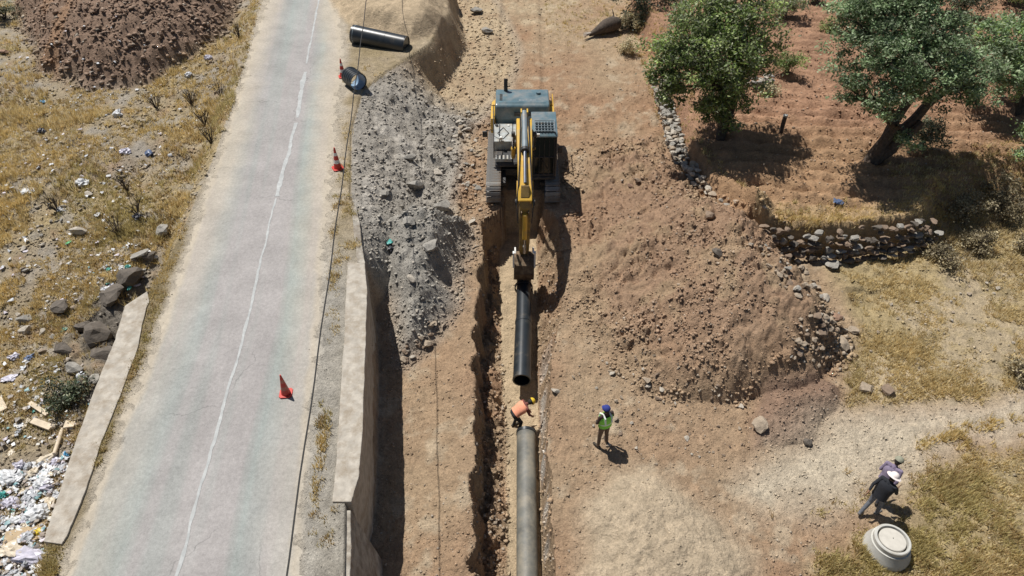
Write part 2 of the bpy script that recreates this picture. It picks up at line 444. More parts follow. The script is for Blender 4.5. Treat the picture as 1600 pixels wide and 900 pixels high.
Y_A = yat(560, 330, 2); Y_B = yat(566, 405, 2); Y_T0 = yat(640, 315, 1.8); Y_T1 = yat(620, 552, 0)
def height(x, y, d=None):
    """height above the hillside plane"""
    if d is None: d = fields(x, y)
    f1 = fbm(x, y, 0.22, 1, 3); f2 = fbm(x, y, 1.1, 2, 4)
    # ground left of the road
    left = x < d['xc']
    yl = y
    hl = np.interp(yl, [5, 12, 17, 24, 34, 60], [-0.4, -0.5, -0.2, 0.7, 1.2, 1.6]) + smooth(0.4, -0.6, sdpoly(x, y, BANK)) * (0.35 * billow(x, y, 0.9, 36, 4) + 0.22 * cells(x, y, 1.5, 38)) + 0.25 * f1 + 0.16 * f2 + 0.04 * billow(x, y, 2.6, 33)
    # ground right of the road
    hr = 0.10 * f1 + 0.06 * f2
    hr = hr * (1 - 0.9 * smooth(2.9, 1.8, np.abs(x - EXC_X)) * smooth(3.6, 2.6, np.abs(y - EXC_Y)))
    bench = smooth(Y_T1 + 2.5, Y_T1, y) * smooth(2.0, -0.3, x)
    hr = hr + 0.035 * cells(x, y, 3.8, 161) * (0.4 + fbm(x, y, 0.6, 165, 2)) + 0.03 * cells(x, y, 7.0, 163)
    hr = hr - bench * (0.12 + 0.42 * smooth(-1.2, -3.0, x))
    ruts = np.zeros_like(x)
    for rx in (EXC_X - 1.15, EXC_X + 1.2):
        ruts += np.exp(-((x - rx - 0.02 * (y - 30)) / 0.22) ** 4)
    hr = hr - (0.09 * ruts + 0.025 * ruts * np.sin(y * 2 * math.pi / 0.2)) * smooth(28.5, 30, y)
    # the slope from the road down to the digger
    wr = np.interp(y, [0, Y_B - 0.2, Y_A + 0.2, Y_A + 2.0, 29.5, 31.5, 33.0, 45], [0.18, 0.18, 3.0, 4.6, 5.0, 3.2, 1.0, 1.0])
    q = np.clip(d['plat'] / wr, 0, 1)
    rough = np.where(wr > 1, 1, 0)
    hslope = hr + (ROADH - hr) * (1 - q ** 0.9 * (1.9 - 0.9 * q)) if False else hr + (ROADH - hr) * (1 - smooth(-0.15, 1, q) * 1.0)
    lump = rough * np.clip(d['plat'] / 0.8, 0, 1) * np.clip((1.15 - q) * 4, 0, 1)
    hslope = hslope + lump * (0.22 * billow(x, y, 0.9, 51, 4) + 0.10 * cells(x, y, 1.6, 60) + 0.08 * cells(x, y, 3.4, 62))
    hR = np.where(d['plat'] > 0, hslope, hr)
    # the grey tongue of excavated rubble against the wall
    th = np.interp(y, [Y_T1, Y_T1 + 1.0, Y_T0, Y_T0 + 3], [0.2, 0.65, 1.95, 1.95])
    tm = smooth(0.0, -1.5, d['tongue'])
    tl = hr + (th - hr) * tm + tm * (0.16 * billow(x, y, 1.1, 71, 4) + 0.11 * cells(x, y, 1.9, 73) + 0.07 * cells(x, y, 4.1, 75))
    hR = np.maximum(hR, np.where(d['tongue'] < 0.0, tl, -9))
    # heaps
    def heap(hh, key, top, run, seed, rough_amt):
        dd = -d[key]
        m = 1 - np.exp(-np.clip(dd, 0, 99) / run)
        s = smooth(0.0, 0.8, dd)
        return hh + top * m + s * rough_amt * (0.5 * fbm(x, y, 0.6, seed, 4) + 0.30 * billow(x, y, 1.7, seed + 3) + 0.24 * cells(x, y, 3.3, seed + 6) + 0.16 * cells(x, y, 6.0, seed + 8))
    hk = (0.10 + 0.90 * smooth(2.0, 9.0, x)) * (1 - 0.65 * smooth(20.5, 26.0, y))
    hR = heap(hR, 'heap_r', 2.4 * hk, 1.2, 81, 0.38 + 0.30 * smooth(-0.25, 0.35, fbm(x, y, 0.45, 85, 3)))
    hR = heap(hR, 'heap_s', 0.55, 0.6, 91, 0.22)
    hR = heap(hR, 'sandbot', 0.40, 0.9, 95, 0.11) + smooth(0, -0.8, d['sandbot']) * 0.12 * fbm(x, y, 0.9, 97, 3)
    hl = heap(hl, 'heap_l', 2.3, 2.0, 101, 0.36)
    # ploughed terrace
    run = np.interp(x, [P(1170, 340, FIELDH)[0], P(1180, 340, FIELDH)[0], P(1440, 340, FIELDH)[0], P(1500, 330, FIELDH)[0]], [0.7, 0.22, 0.22, 2.2])
    fm = smooth(0.0, -1.0, d['field'] / run)
    fm = np.where(d['field'] > 0, 0, fm)
    plough = 0.30 * (np.abs(np.sin((y * 0.97 + x * 0.16 + 0.22 * fbm(x, y, 0.3, 7, 2)) * math.pi / 0.8)) - 0.6) * (0.85 + 0.5 * fbm(x, y, 0.8, 9, 2))
    tx = x - P(1360, 250, FIELDH)[0]
    edge = smooth(-0.2, -1.8, d['field'])
    hR = hR + fm * (FIELDH + edge * plough + 0.04 * fbm(x, y, 2.5, 12, 3))
    # meadow right of the heap: lumpy
    gm = smooth(0.3, -0.6, d['grass_r'])
    hR = hR + gm * (0.12 * fbm(x, y, 0.5, 111, 3) + 0.03 * billow(x, y, 2.2, 113))
    h = np.where(left, hl, hR)
    # road platform
    wl = np.interp(y, [0, 17.5, 19.0, 60], [0.2, 0.2, 1.5, 2.0])
    ql = np.clip(d['plat'] / wl, 0, 1)
    hleft = hl + (ROADH - hl) * (1 - smooth(0, 1, ql))
    h = np.where(left, np.where(d['plat'] > 0, hleft, h), h)
    inside = d['plat'] < 0
    off = np.clip(d['road'] - 0.3, 0, 1)
    hp = ROADH + 0.03 * off * fbm(x, y, 2.2, 121, 3) - 0.02 * smooth(0, 0.5, d['road']) + 0.02 * f1
    h = np.where(inside, hp, h)
    # sand pile beside the road
    sm = smooth(0.0, -1.6, d['sandtop'])
    h = np.where(d['sandtop'] < 0, np.maximum(h, 2.0 * smooth(0.2, -0.6, d['sandtop'])) + sm * (0.9 + 0.35 * fbm(x, y, 0.5, 131, 3) + 0.03 * fbm(x, y, 3, 133, 2)), h)
    # trench
    depth = 1.8 * smooth(YTR0 + 0.15, YTR0 - 0.35, y)
    tl_ = np.clip((x - d['lt']) / np.maximum(d['lf'] - d['lt'], 0.05), 0, 1)
    tr_ = np.clip((d['rt'] - x) / np.maximum(d['rt'] - d['rf'], 0.05), 0, 1)
    tt = np.minimum(tl_, tr_)
    prof = np.where(tl_ < tr_, np.interp(tl_, [0, 0.24, 0.6, 0.85, 1], [0, 0.84, 0.90, 0.98, 1.0]), tt ** 0.75)
    wallm = np.sin(np.clip(tt, 0, 1) * math.pi)
    hb = h * (1 - smooth(0, 0.6, tt))
    wr_ = wallm * (0.30 * billow(x, y, 1.5, 141, 4) + 0.26 * cells(x, y, 2.3, 143) + 0.14 * cells(x, y, 5.0, 145) - 0.12)
    floorn = smooth(0.9, 1, tt) * (0.03 * fbm(x, y, 2.0, 151, 3))
    h = np.where(tt > 0, hb - depth * prof + wr_ * smooth(0, 0.5, depth) + floorn, h)
    h = h + 0.10 * np.exp(-np.clip(d['lt'] - x, 0, 9) / 0.25) * (x < d['lt']) * smooth(YTR0, YTR0 - 2, y) * (0.5 + 0.5 * vnoise(x * 2, y * 2, 8)) * (d['plat'] > 0.4)
    return h

def Gr(px, py, r):
    """centre of a round thing of radius r resting on the ground, seen at a photo pixel"""
    dx, dy, dz = ray(px, py)
    k = np.linspace((CAMZ - 4.5) / (T * dy - dz), (CAMZ + 2.4) / (T * dy - dz), 500)
    z = CAMZ + k * dz
    i = int(np.argmax(z < zfast(k * dx, k * dy) + r))
    return Vector((k[i] * dx, k[i] * dy, z[i]))

def zz(x, y, d=None): return T * y + height(x, y, d)

def zat(x, y):
    return float(zfast(x, y)[0])

def G(px, py):
    """where the sight line of a photo pixel first meets the ground"""
    dx, dy, dz = ray(px, py)
    lo, hi = (CAMZ - 4.2) / (T * dy - dz), (CAMZ + 2.4) / (T * dy - dz)
    for n in (70, 24):
        k = np.linspace(lo, hi, n)
        z = CAMZ + k * dz
        below = z < zfast(k * dx, k * dy)
        i = int(np.argmax(below)) if below.any() else n - 1
        lo, hi = k[max(i - 1, 0)], k[i]
    return Vector((hi * dx, hi * dy, zat(hi * dx, hi * dy)))

C = lambda *a: np.array(a, float)
SOIL = C(0.358, 0.256, 0.162); SOILRED = C(0.325, 0.20, 0.12); PALE = C(0.455, 0.37, 0.262); GREY = C(0.35, 0.32, 0.275)
SAND = C(0.48, 0.375, 0.245); HEAPD = C(0.255, 0.174, 0.124); DRY = C(0.37, 0.29, 0.16); FIELDC = C(0.36, 0.212, 0.133)
PATHC = C(0.53, 0.46, 0.35); ASPH = C(0.315, 0.318, 0.302); SHOULD = C(0.44, 0.385, 0.305); DARKS = C(0.15, 0.105, 0.08)
WHITEST = C(0.55, 0.51, 0.45); LEFTC = C(0.33, 0.275, 0.205)

def colour(x, y, d):
    """the soil's own colour at each place"""
    n = x.shape[0]
    nA = fbm(x, y, 0.35, 201, 4)[:, None]; nB = fbm(x, y, 1.3, 211, 4)[:, None]; nC = fbm(x, y, 4.0, 221, 3)[:, None]
    def mix(a, b, t): return a + (b - a) * np.clip(t, 0, 1)
    def m(key, w=0.4, o=0.0): return smooth(w + o, -w + o, d[key])[:, None]
    yy = y[:, None]; xx = x[:, None]
    c = mix(SOIL + 0 * nA, SOILRED, 0.45 + 0.9 * nA)
    c = mix(c, PALE, smooth(0.15, 0.6, nB + 0.2 * nC) * 0.7)
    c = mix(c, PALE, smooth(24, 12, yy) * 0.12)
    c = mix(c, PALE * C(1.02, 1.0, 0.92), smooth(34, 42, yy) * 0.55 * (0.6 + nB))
    left = (x < d['xc'])[:, None]
    cl = mix(LEFTC + 0 * nA, DRY, 0.5 + 1.1 * nA)
    cl = mix(cl, GREY, smooth(0.0, 0.4, nB) * 0.65)
    cl = mix(cl, SOILRED, smooth(0.25, 0.6, -nB) * 0.4)
    bk = smooth(0.3, -0.5, sdpoly(x + 0.3 * nB[:, 0], y, BANK))[:, None]
    cl = mix(cl, C(0.17, 0.15, 0.125) * (1 + 0.4 * nC), bk * smooth(-0.35, 0.1, nB + 0.1))
    cl = mix(cl, HEAPD * (1 + 0.25 * nC), m('heap_l', 0.5))
    cl = mix(cl, SOILRED * 1.0, m('heap_l', 0.5) * smooth(0.22, 0.42, fbm(x * 1.5, y * 0.35, 0.35, 231, 2)[:, None]) * 0.8)
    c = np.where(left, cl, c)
    # right side zones
    sl = ((d['plat'] > 0) & ~left[:, 0])[:, None]
    wr = np.interp(y, [0, Y_B, Y_A, Y_A + 6, 45], [0.0, 0.0, 3.2, 4.6, 3.4])[:, None]
    inS = smooth(0.5, -0.5, d['plat'][:, None] - wr) * sl
    c = mix(c, mix(GREY + 0 * nA, WHITEST, smooth(0.1, 0.6, nB) * 0.5) * (1 + 0.15 * nC), inS)
    c = mix(c, mix(SAND * 0.95 + 0 * nA, SOIL, 0.3 + nB), inS * smooth(Y_A + 9, Y_A + 12.5, yy + nA))
    c = mix(c, GREY * (0.95 + 0.25 * nB) * C(0.98, 1, 1.02), m('tongue', 0.7, -0.2))
    c = mix(c, mix(SOIL, SOILRED, 0.35 + nA + 0.5 * nB), m('heap_r', 1.2) * 0.6)
    c = mix(c, SOILRED * C(0.97, 1, 1), m('heap_r', 1.0, -0.6) * smooth(0.1, 0.45, nA + 0.1) * 0.7)
    c = mix(c, HEAPD * C(1.25, 1.2, 1.1), m('heap_r', 1.2, -0.9) * smooth(-0.4, 0.2, nB + nA + 0.3 * smooth(23, 17, yy)) * 0.85)
    c = mix(c, HEAPD * C(1.05, 1.02, 1.0), m('heap_s', 0.25))
    c = mix(c, PATHC * (1 + 0.12 * nB), m('path', 0.9) * 0.85)
    c = mix(c, DRY * (1 + 0.2 * nB), m('grass_r', 0.5))
    c = mix(c, PALE, m('grass_r', 0.5) * smooth(0.15, 0.5, nA + 0.4 * nC) * 0.6)
    c = mix(c, DRY * 0.95 * (1 + 0.2 * nB), m('grass_br', 0.5))
    c = mix(c, SAND * C(0.97, 1.0, 1.08) * (1 + 0.1 * nB), m('sandbot', 0.5))
    c = mix(c, FIELDC * (1 + 0.25 * nB), m('field', 0.2))
    c = mix(c, PALE * C(1.05, 1, 0.8), m('field', 0.2) * smooth(-1.7, -0.5, d['field'][:, None] + 0.5 * nB) * (xx > 9) * 0.85)
    c = mix(c, SOIL * C(1.08, 1, 0.85), m('field', 0.2) * smooth(29, 25.5, yy + 1.5 * nA) * 0.55)
    # road platform and its dusty shoulders
    pl = (d['plat'] < 0.05)[:, None]
    rd = d['road'][:, None]
    sh = mix(SHOULD + 0 * nA, PALE * 0.9, smooth(0.35, 1.2, rd + 0.3 * nB))
    sh = mix(sh, DRY * 0.72, smooth(0.55, 1.0, rd + 0.25 * nB) * (0.5 + 0.6 * nB) * 1.0)
    sh = mix(sh, DRY * 0.6, smooth(0.3, 0.7, rd + 0.2 * nB) * (xx < d['xc'][:, None]) * smooth(24, 18, yy) * 0.9)
    gsh = (xx > d['xc'][:, None]) * smooth(21, 16, yy)
    sh = mix(sh, C(0.345, 0.325, 0.285) * (1 + 0.25 * nC + 0.15 * nB), gsh * 0.8)
    a = ASPH * (1 + 0.07 * nA + 0.05 * nB)
    lane = (xx - d['xc'][:, None])
    a = a * (1 - 0.05 * np.exp(-((lane + 0.9) / 0.5) ** 2) - 0.04 * np.exp(-((lane - 0.9) / 0.5) ** 2))
    st = fbm(lane[:, 0] * 1.6, y * 0.05, 0.9, 241, 3)[:, None]
    a = mix(a, C(0.335, 0.312, 0.302), smooth(-0.05, 0.4, st) * 0.9)
    a = mix(a, C(0.295, 0.325, 0.306), smooth(0.05, 0.45, -st) * 0.9)
    dusty = smooth(-1.15, 0.1, rd + 0.35 * nA + 0.12 * nB)
    a = mix(a, SHOULD, dusty * (0.8 - 0.45 * smooth(26, 13, yy)))
    roadc = np.where(rd < 0, a, mix(mix(a, SHOULD, smooth(0, 0.25, rd)), sh, smooth(0.1, 0.5, rd)))
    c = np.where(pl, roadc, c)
    c = mix(c, SAND * (1 + 0.08 * nB) * C(1, 1, 1.02), smooth(0.15, -0.35, d['sandtop'])[:, None])
    # trench
    tl_ = (x - d['lt']) / np.maximum(d['lf'] - d['lt'], 0.05); tr_ = (d['rt'] - x) / np.maximum(d['rt'] - d['rf'], 0.05)
    tt = np.minimum(tl_, tr_)[:, None]; on = (y < YTR0)[:, None]
    c = np.where(on & (tt > 0.0), mix(SOIL * 0.95 * (1 + 0.3 * nC), SOILRED, 0.3 + nB), c)
    c = np.where(on, mix(c, WHITEST * 0.95, smooth(0.1, 0.3, tr_[:, None]) * smooth(0.95, 0.6, tr_[:, None]) * smooth(17.5, 15, yy) * smooth(-0.1, 0.4, nB + 0.3 * nC + 0.2) * 0.9), c)
    c = np.where(on, mix(c, SAND * C(1.0, 1.0, 1.0) * (1 + 0.1 * nB), smooth(0.88, 1.0, tt) * 0.9), c)
    return np.clip(c, 0.01, 0.85)

# tessellation: fine where the photograph looks, coarse out to the horizon
pys = np.concatenate([np.linspace(-230, 1130, 640)])
ys = np.array([yat(800, p, 0.3) for p in pys])
ys = np.concatenate([[600, 400, 250, 170, 120, 95, 85], ys, [4, 1, -4, -15, -40, -90]])
ys = np.unique(ys)[::-1]
us = np.concatenate([[-9, -5, -3, -2.1, -1.7, -1.45], np.linspace(-1.28, 1.28, 1000), [1.45, 1.7, 2.1, 3, 5, 9]])
hw = 0.75 * (np.maximum(ys, 4) * math.cos(TH) + math.sin(TH) * (CAMZ - T * np.maximum(ys, 4)))
XX = us[None, :] * hw[:, None]; YY = np.repeat(ys[:, None], len(us), 1)
gx = XX.ravel(); gy = YY.ravel()
GD = fields(gx, gy)
gh = height(gx, gy, GD)
gz = T * gy + gh
gcol = colour(gx, gy, GD)
nr, nc = XX.shape
GZ = gz.reshape(nr, nc)
_yi = np.arange(nr)[::-1].astype(float); _ya = ys[::-1]; _ui = np.arange(nc).astype(float)
def zfast(x, y):
    """ground height read back from the finished mesh"""
    x = np.atleast_1d(np.asarray(x, float)); y = np.atleast_1d(np.asarray(y, float))
    r = np.interp(y, _ya, _yi); w_ = 0.75 * (np.maximum(y, 4) * math.cos(TH) + math.sin(TH) * (CAMZ - T * np.maximum(y, 4)))
    c = np.interp(x / w_, us, _ui)
    r0 = np.clip(r.astype(int), 0, nr - 2); c0 = np.clip(c.astype(int), 0, nc - 2); fr = r - r0; fc = c - c0
    return (GZ[r0, c0] * (1 - fc) + GZ[r0, c0 + 1] * fc) * (1 - fr) + (GZ[r0 + 1, c0] * (1 - fc) + GZ[r0 + 1, c0 + 1] * fc) * fr
idx = np.arange(nr * nc).reshape(nr, nc)
quads = np.stack([idx[1:, :-1], idx[1:, 1:], idx[:-1, 1:], idx[:-1, :-1]], -1).reshape(-1, 4)
qc = quads[:, 0]
zone = np.zeros(nr * nc, int)
rightside = gx >= GD['xc']
zone[(GD['plat'] > 0) & rightside & (gy > Y_A - 0.5) & (GD['plat'] < np.interp(gy, [0, Y_A, Y_A + 6, 45], [0, 3.2, 4.6, 3.4])) & (GD['plat'] < 6)] = 5
zone[GD['tongue'] < 0] = 5
zone[GD['path'] < 0] = 8
zone[GD['heap_r'] < 0] = 2
zone[GD['heap_s'] < 0] = 9
zone[GD['sandbot'] < 0] = 10
zone[(GD['heap_l'] < 0) & ~rightside] = 3
zone[GD['field'] < 0] = 7
zone[(GD['plat'] < 0) & (GD['road'] + 0.35 * fbm(gx, gy, 3.0, 251, 3) < 0.3)] = 1
zone[GD['sandtop'] < 0] = 4
zone[(gx > GD['lt']) & (gx < GD['rt']) & (gy < YTR0 + 0.1)] = 6
ZN = {0: ('ground', None), 1: ('road', None), 2: ('soil_heap', 'long heap of reddish brown dug soil and rubble right of the excavator'),
      3: ('soil_heap', 'dark brown heap of dumped earth on the far side of the road'),
      4: ('sand_pile', 'smooth tan sand pile beside the road under the black pipe'), 5: ('embankment', None), 6: ('trench', None), 7: ('ploughed_field', None), 8: ('path', None),
      9: ('soil_heap', 'low dark mound of fine earth at the foot of the rubble heap by the track'),
      10: ('sand_pile', 'low spread of pale sand in the foreground beside the trench')}
zq = zone[qc]
MAIN = {}
for k, (nm, lab) in ZN.items():
    q = quads[zq == k]
    used, inv = np.unique(q, return_inverse=True)
    me = np_mesh(nm, np.stack([gx[used], gy[used], gz[used]], 1), inv.reshape(-1, 4), gcol[used], True)
    o = link(nm, me, M['road'] if k == 1 else M['ground'])
    if lab: tag(o, lab, 'heap' if 'heap' in nm else 'sand pile')
    else: tag(o, kind='structure')
    MAIN[k] = o

# painted line down the road: worn strips 4 mm proud
LINE = [(505, -60), (498, 0), (489, 50), (478, 100), (470, 150), (463, 190), (450, 240), (432, 310), (421, 350), (414, 385), (405, 420), (392, 480), (382, 520), (367, 575), (345, 650), (328, 710), (305, 790), (290, 850), (276, 900), (255, 980)]
def strip(name, pts, w0, w1, step=0.12, seed=1):
    p = XY(pts, ROADH)
    seg = np.hypot(*np.diff(p, axis=0).T); s = np.concatenate([[0], np.cumsum(seg)])
    t = np.arange(0, s[-1], step)
    x = np.interp(t, s, p[:, 0]); y = np.interp(t, s, p[:, 1])
    x = x + 0.03 * vnoise(t * 0.9, t * 0, seed) + 0.015 * vnoise(t * 3, t * 0, seed + 1)
    w = np.interp(t, [0, t[-1]], [w0, w1]) * (1 + 0.3 * vnoise(t * 2.5, t * 0 + 5, seed) + 0.25 * vnoise(t * 6, t * 0 + 5, seed))
    gxn = np.gradient(x); gyn = np.gradient(y); L_ = np.hypot(gxn, gyn); nx, ny = gyn / L_, -gxn / L_
    xa, ya, xb, yb = x - nx * w / 2, y - ny * w / 2, x + nx * w / 2, y + ny * w / 2
    V = np.concatenate([np.stack([xa, ya, zz(xa, ya) + 0.006], 1), np.stack([xb, yb, zz(xb, yb) + 0.006], 1)])
    n = len(t); i = np.arange(n - 1)
    F = np.stack([i, n + i, n + i + 1, i + 1], 1)
    return link(name, np_mesh(name, V, F), M['paint'], MAIN[1])
strip('painted_line', LINE[:4], 0.07, 0.10, seed=2)
strip('painted_line', [(477, 112), (470, 150), (464, 185)], 0.20, 0.15, seed=3)
strip('painted_line', [(463, 192), (450, 240), (432, 308)], 0.14, 0.13, seed=4)
strip('painted_line', LINE[7:], 0.07, 0.085, seed=5)
# ------------------------------------------------------------------ concrete walls of the culvert under the road
def wall_strip(name, outer, inner, top, bottom, m, batter=0.0, bev=0.02):
    """wall along matching rows of outer/inner pixels; its top at height `top`, face down to `bottom`"""
    def fine(pl, sd):
        pl = np.array(pl, float); k = np.arange(len(pl)); t = np.linspace(0, len(pl) - 1, (len(pl) - 1) * 9 + 1)
        q = np.stack([np.interp(t, k, pl[:, 0]), np.interp(t, k, pl[:, 1])], 1)
        q[1:-1, 0] += 0.8 * vnoise(t * 2.7, t * 0 + sd, 77)[1:-1] + 0.7 * vnoise(t * 9.0, t * 0 + sd, 78)[1:-1]
        return [tuple(v) for v in q]
    outer = fine(outer, 1.5); inner = fine(inner, 8.5)
    vs = []; n = len(outer)
    for (a, b) in zip(outer, inner):
        tp = top(a[1]) if callable(top) else top
        ox, oy, oz = P(a[0], a[1], tp); ix, iy, iz = P(b[0], b[1], tp)
        vs += [(ix, iy, iz), (ox, oy, oz), (ox + batter * (tp - bottom), oy, T * oy + bottom), (ix, iy, T * iy + bottom)]
    fs = []
    for i in range(n - 1):
        a, b = i * 4, i * 4 + 4
        for k in range(4):
            k2 = (k + 1) % 4
            fs.append((a + k, a + k2, b + k2, b + k))
    fs += [(0, 1, 2, 3)[::-1], tuple((n - 1) * 4 + k for k in range(4))]
    mb = MB().add(vs, fs)
    return mb.build(name, m, None, bev)

w = wall_strip('retaining_wall', [(570, 410), (573, 450), (572, 520), (569, 600), (565, 690), (561, 744), (549, 784)],
               [(543, 410), (541, 450), (538, 520), (533, 600), (527, 690), (523, 744), (519, 784)], 2.035, -0.9, M['concrete'])
tag(w, 'tall concrete retaining wall with pale flat top along the road edge above the bench', 'wall')
w = wall_strip('retaining_wall', [(557, 322), (561, 345), (566, 385), (570.5, 412)], [(549, 322), (551, 345), (555, 385), (558, 409)], 2.0, -0.6, M['masonry'])
tag(w, 'thin rough upper end of the roadside wall beside the grey rubble slope', 'wall')
w = wall_strip('wing_wall', [(548, 797), (548, 850), (547, 905), (546, 1000), (544, 1120)], [(512, 797), (508, 850), (504, 905), (500, 1000), (495, 1120)], 1.85, -0.6, M['masonry'], batter=0.20)
tag(w, 'rough stone wing wall with sloping face at the near end of the concrete wall', 'wall')
w = wall_strip('parapet', [(230, 455), (194, 478), (180, 530), (150, 602), (121, 680), (95, 762), (72, 832), (68, 846)],
               [(233, 470), (228, 482), (214, 545), (190, 612), (158, 690), (132, 770), (104, 838), (96, 850)], 2.03, -0.9, M['concrete'])
tag(w, 'flat concrete parapet slab on the litter-strewn side of the road', 'parapet')

# ------------------------------------------------------------------ pipes
def pipe_obj(name, a, b, r, m, wall=0.03, rings=(), parent=None):
    a = Vector(a); b = Vector(b); Ln = (b - a).length
    mb = MB().pipe(a, b, [(0, r), (Ln, r), (Ln, r - wall), (0, r - wall)])
    o = mb.build(name, m, parent, angle=35)
    return o

PR = 0.30
root = empty('suspended_pipe', P(818, 445, -1.1))
tag(root, 'glossy black pipe slung below the excavator bucket over the trench bed', 'pipe')
inv = Matrix.Translation(-root.location)
def loc(v): return Vector(v) - root.location
yA, yJ, yB = 20.6, 18.2, 15.6
pa = Vector((0.47, yA, T * yA - 1.08)); pj = Vector((0.42, yJ, T * yJ - 1.09)); pb = Vector((0.33, yB, T * yB - 1.1))
pipe_obj('pipe_section', loc(pa), loc(pj), PR * 0.93, M['hdpe'], 0.035, parent=root)
s2 = pipe_obj('pipe_section', loc(pj + (pa - pj).normalized() * 0.12), loc(pb), PR, M['hdpe'], 0.03, parent=root)
dj = (pb - pj).normalized()
MB().pipe(loc(pj - dj * 0.05), loc(pj + dj * 0.06), [(0, PR + 0.012), (0.11, PR + 0.012), (0.11, PR - 0.01), (0, PR - 0.01)]).build('joint_ring', M['hdpe'], root, angle=35)
MB().pipe(loc(pb - dj * 0.06), loc(pb + dj * 0.015), [(0, PR + 0.015), (0.075, PR + 0.015), (0.075, PR - 0.03), (0, PR - 0.03)]).build('end_rim', M['hdpe'], root, angle=35)

for (ya, yb) in ((20.1, 19.6), (19.5, 18.9), (18.8, 18.5), (17.6, 17.35), (17.25, 17.15), (16.9, 16.75)):
    t0 = (yA - ya) / (yA - yB); t1 = (yA - yb) / (yA - yB); rr = PR * (0.93 if ya > yJ else 1.0) + 0.003
    q0 = pa.lerp(pb, t0) + Vector((0.08, 0, math.sqrt(rr * rr - 0.0064))); q1 = pa.lerp(pb, t1) + Vector((0.08, 0, math.sqrt(rr * rr - 0.0064)))
    MB().add([loc(q0) + Vector((-.012, 0, 0.0012)), loc(q0) + Vector((.012, 0, -.0052)), loc(q1) + Vector((.012, 0, -.0052)), loc(q1) + Vector((-.012, 0, 0.0012))], [(0, 1, 2, 3)]).build('printed_marking', M['cylinder_grey'], root)
yC, yD = 13.85, 3.0
root = empty('laid_pipe', (0.45, yC, T * yC - 1.5))
tag(root, 'dust covered grey pipe lying on the trench bed below the crouching worker', 'pipe')
pc = Vector((0.45, yC, T * yC - 1.50)); pd = Vector((0.38, yD, T * yD - 1.50))
m = M['hdpe_dusty']
pipe_obj('pipe_section', loc(pc), loc(pd), PR, m, 0.035, parent=root)
dd = (pd - pc).normalized()
MB().pipe(loc(pc - dd * 0.01), loc(pc + dd * 0.09), [(0, PR + 0.015), (0.1, PR + 0.015), (0.1, PR - 0.03), (0, PR - 0.03)]).build('end_rim', M['hdpe'], root, angle=35)

g1 = G(560, 74); g2 = G(640, 92)
r = 0.45
yl = 0.5 * (g1.y + g2.y)
e1 = Gr(552, 53, r - 0.05); e2 = RY(635, 71, e1.y - 0.75)
root = empty('loose_pipe', (e1 + e2) / 2)
tag(root, 'short black pipe lying on the sand pile at the roadside', 'pipe')
pipe_obj('pipe_section', loc(e1), loc(e2), r, M['hdpe'], 0.035, parent=root)
dd = (e2 - e1).normalized(); Lp = (e2 - e1).length
for t in (0.12, Lp * 0.62, Lp - 0.1):
    MB().pipe(loc(e1 + dd * t), loc(e2), [(0, r + 0.008), (0.03, r + 0.008), (0.03, r - 0.01), (0, r - 0.01)]).build('joint_ring', M['cylinder_grey'] if t < 0.2 else M['hdpe'], root, angle=35)
MB().pipe(loc(e2 - dd * 0.05), loc(e2), [(0, 0.001), (0.02, 0.001), (0.02, r - 0.03), (0, r - 0.03)]).build('end_cap', M['hdpe'], root, angle=35)

g1 = G(553, 140)
r = 0.40
ax = Vector((0.62, -0.78, -0.06)).normalized()
cpt = g1 + Vector((0, 0.3, r * 0.97)); e1 = cpt - ax * 0.42; e2 = cpt + ax * 0.42
root = empty('pipe_offcut', cpt)
tag(root, 'short black pipe offcut with open blue-grey end behind a roadside cone', 'pipe')
pipe_obj('pipe_section', loc(e1), loc(e2), r, M['hdpe'], 0.03, parent=root)
for t in (0.05, 0.2, 0.35, 0.5, 0.65, 0.8):
    MB().pipe(loc(e1 + ax * t), loc(e2), [(0, r + 0.015), (0.06, r + 0.015), (0.06, r - 0.01), (0, r - 0.01)], 32).build('rib', M['hdpe'], root, angle=35)
M['pipe_inside'] = mat('blue_grey_pipe_lining', (0.20, 0.30, 0.42), 0.35, var=0.2, scale=4)
MB().pipe(loc(e1 + ax * 0.04), loc(e2), [(0, r - 0.036), (0.78, r - 0.036), (0.78, r - 0.032), (0, r - 0.032)], 32).build('lining', M['pipe_inside'], root, angle=35)

# ------------------------------------------------------------------ traffic cones
def cone(px, py, label, s=1.0, rz=0.3, tilt=(0, 0)):
    p = G(px, py)
    root = empty('traffic_cone', p, (tilt[0], tilt[1], rz))
    tag(root, label, 'traffic cone', 'roadside traffic cones')
    z0 = 0.0
    MB().prism([(-0.2, -0.14), (-0.14, -0.2), (0.14, -0.2), (0.2, -0.14), (0.2, 0.14), (0.14, 0.2), (-0.14, 0.2), (-0.2, 0.14)], z0, z0 + 0.035, 'z').build('base', M['cone_red'], root, 0.006).scale = (s, s, s)
    Hc = 0.82
    rr = lambda z: 0.145 + (0.022 - 0.145) * z / Hc
    for (a, b, mm, nm) in ((0.0, 0.2, 'cone_red', 'cone_body'), (0.2, 0.34, 'cone_white', 'white_band'), (0.34, 0.5, 'cone_red', 'cone_body'), (0.5, 0.62, 'cone_white', 'white_band'), (0.62, Hc, 'cone_red', 'cone_tip')):
        o = MB().tube([(0, 0, 0.035 + a), (0, 0, 0.035 + b)], [rr(a), rr(b)], 20).build(nm, M[mm], root, angle=50)
        o.scale = (s, s, s)
    return root
cone(536, 120, 'red traffic cone with pale bands standing beside the pipe offcut', 1.0)
cone(528, 263, 'red and white traffic cone at the road edge above the grey rubble slope', 1.05, 0.5)
cone(447, 615, 'reddish traffic cone standing alone out on the asphalt', 0.87, 0.1)
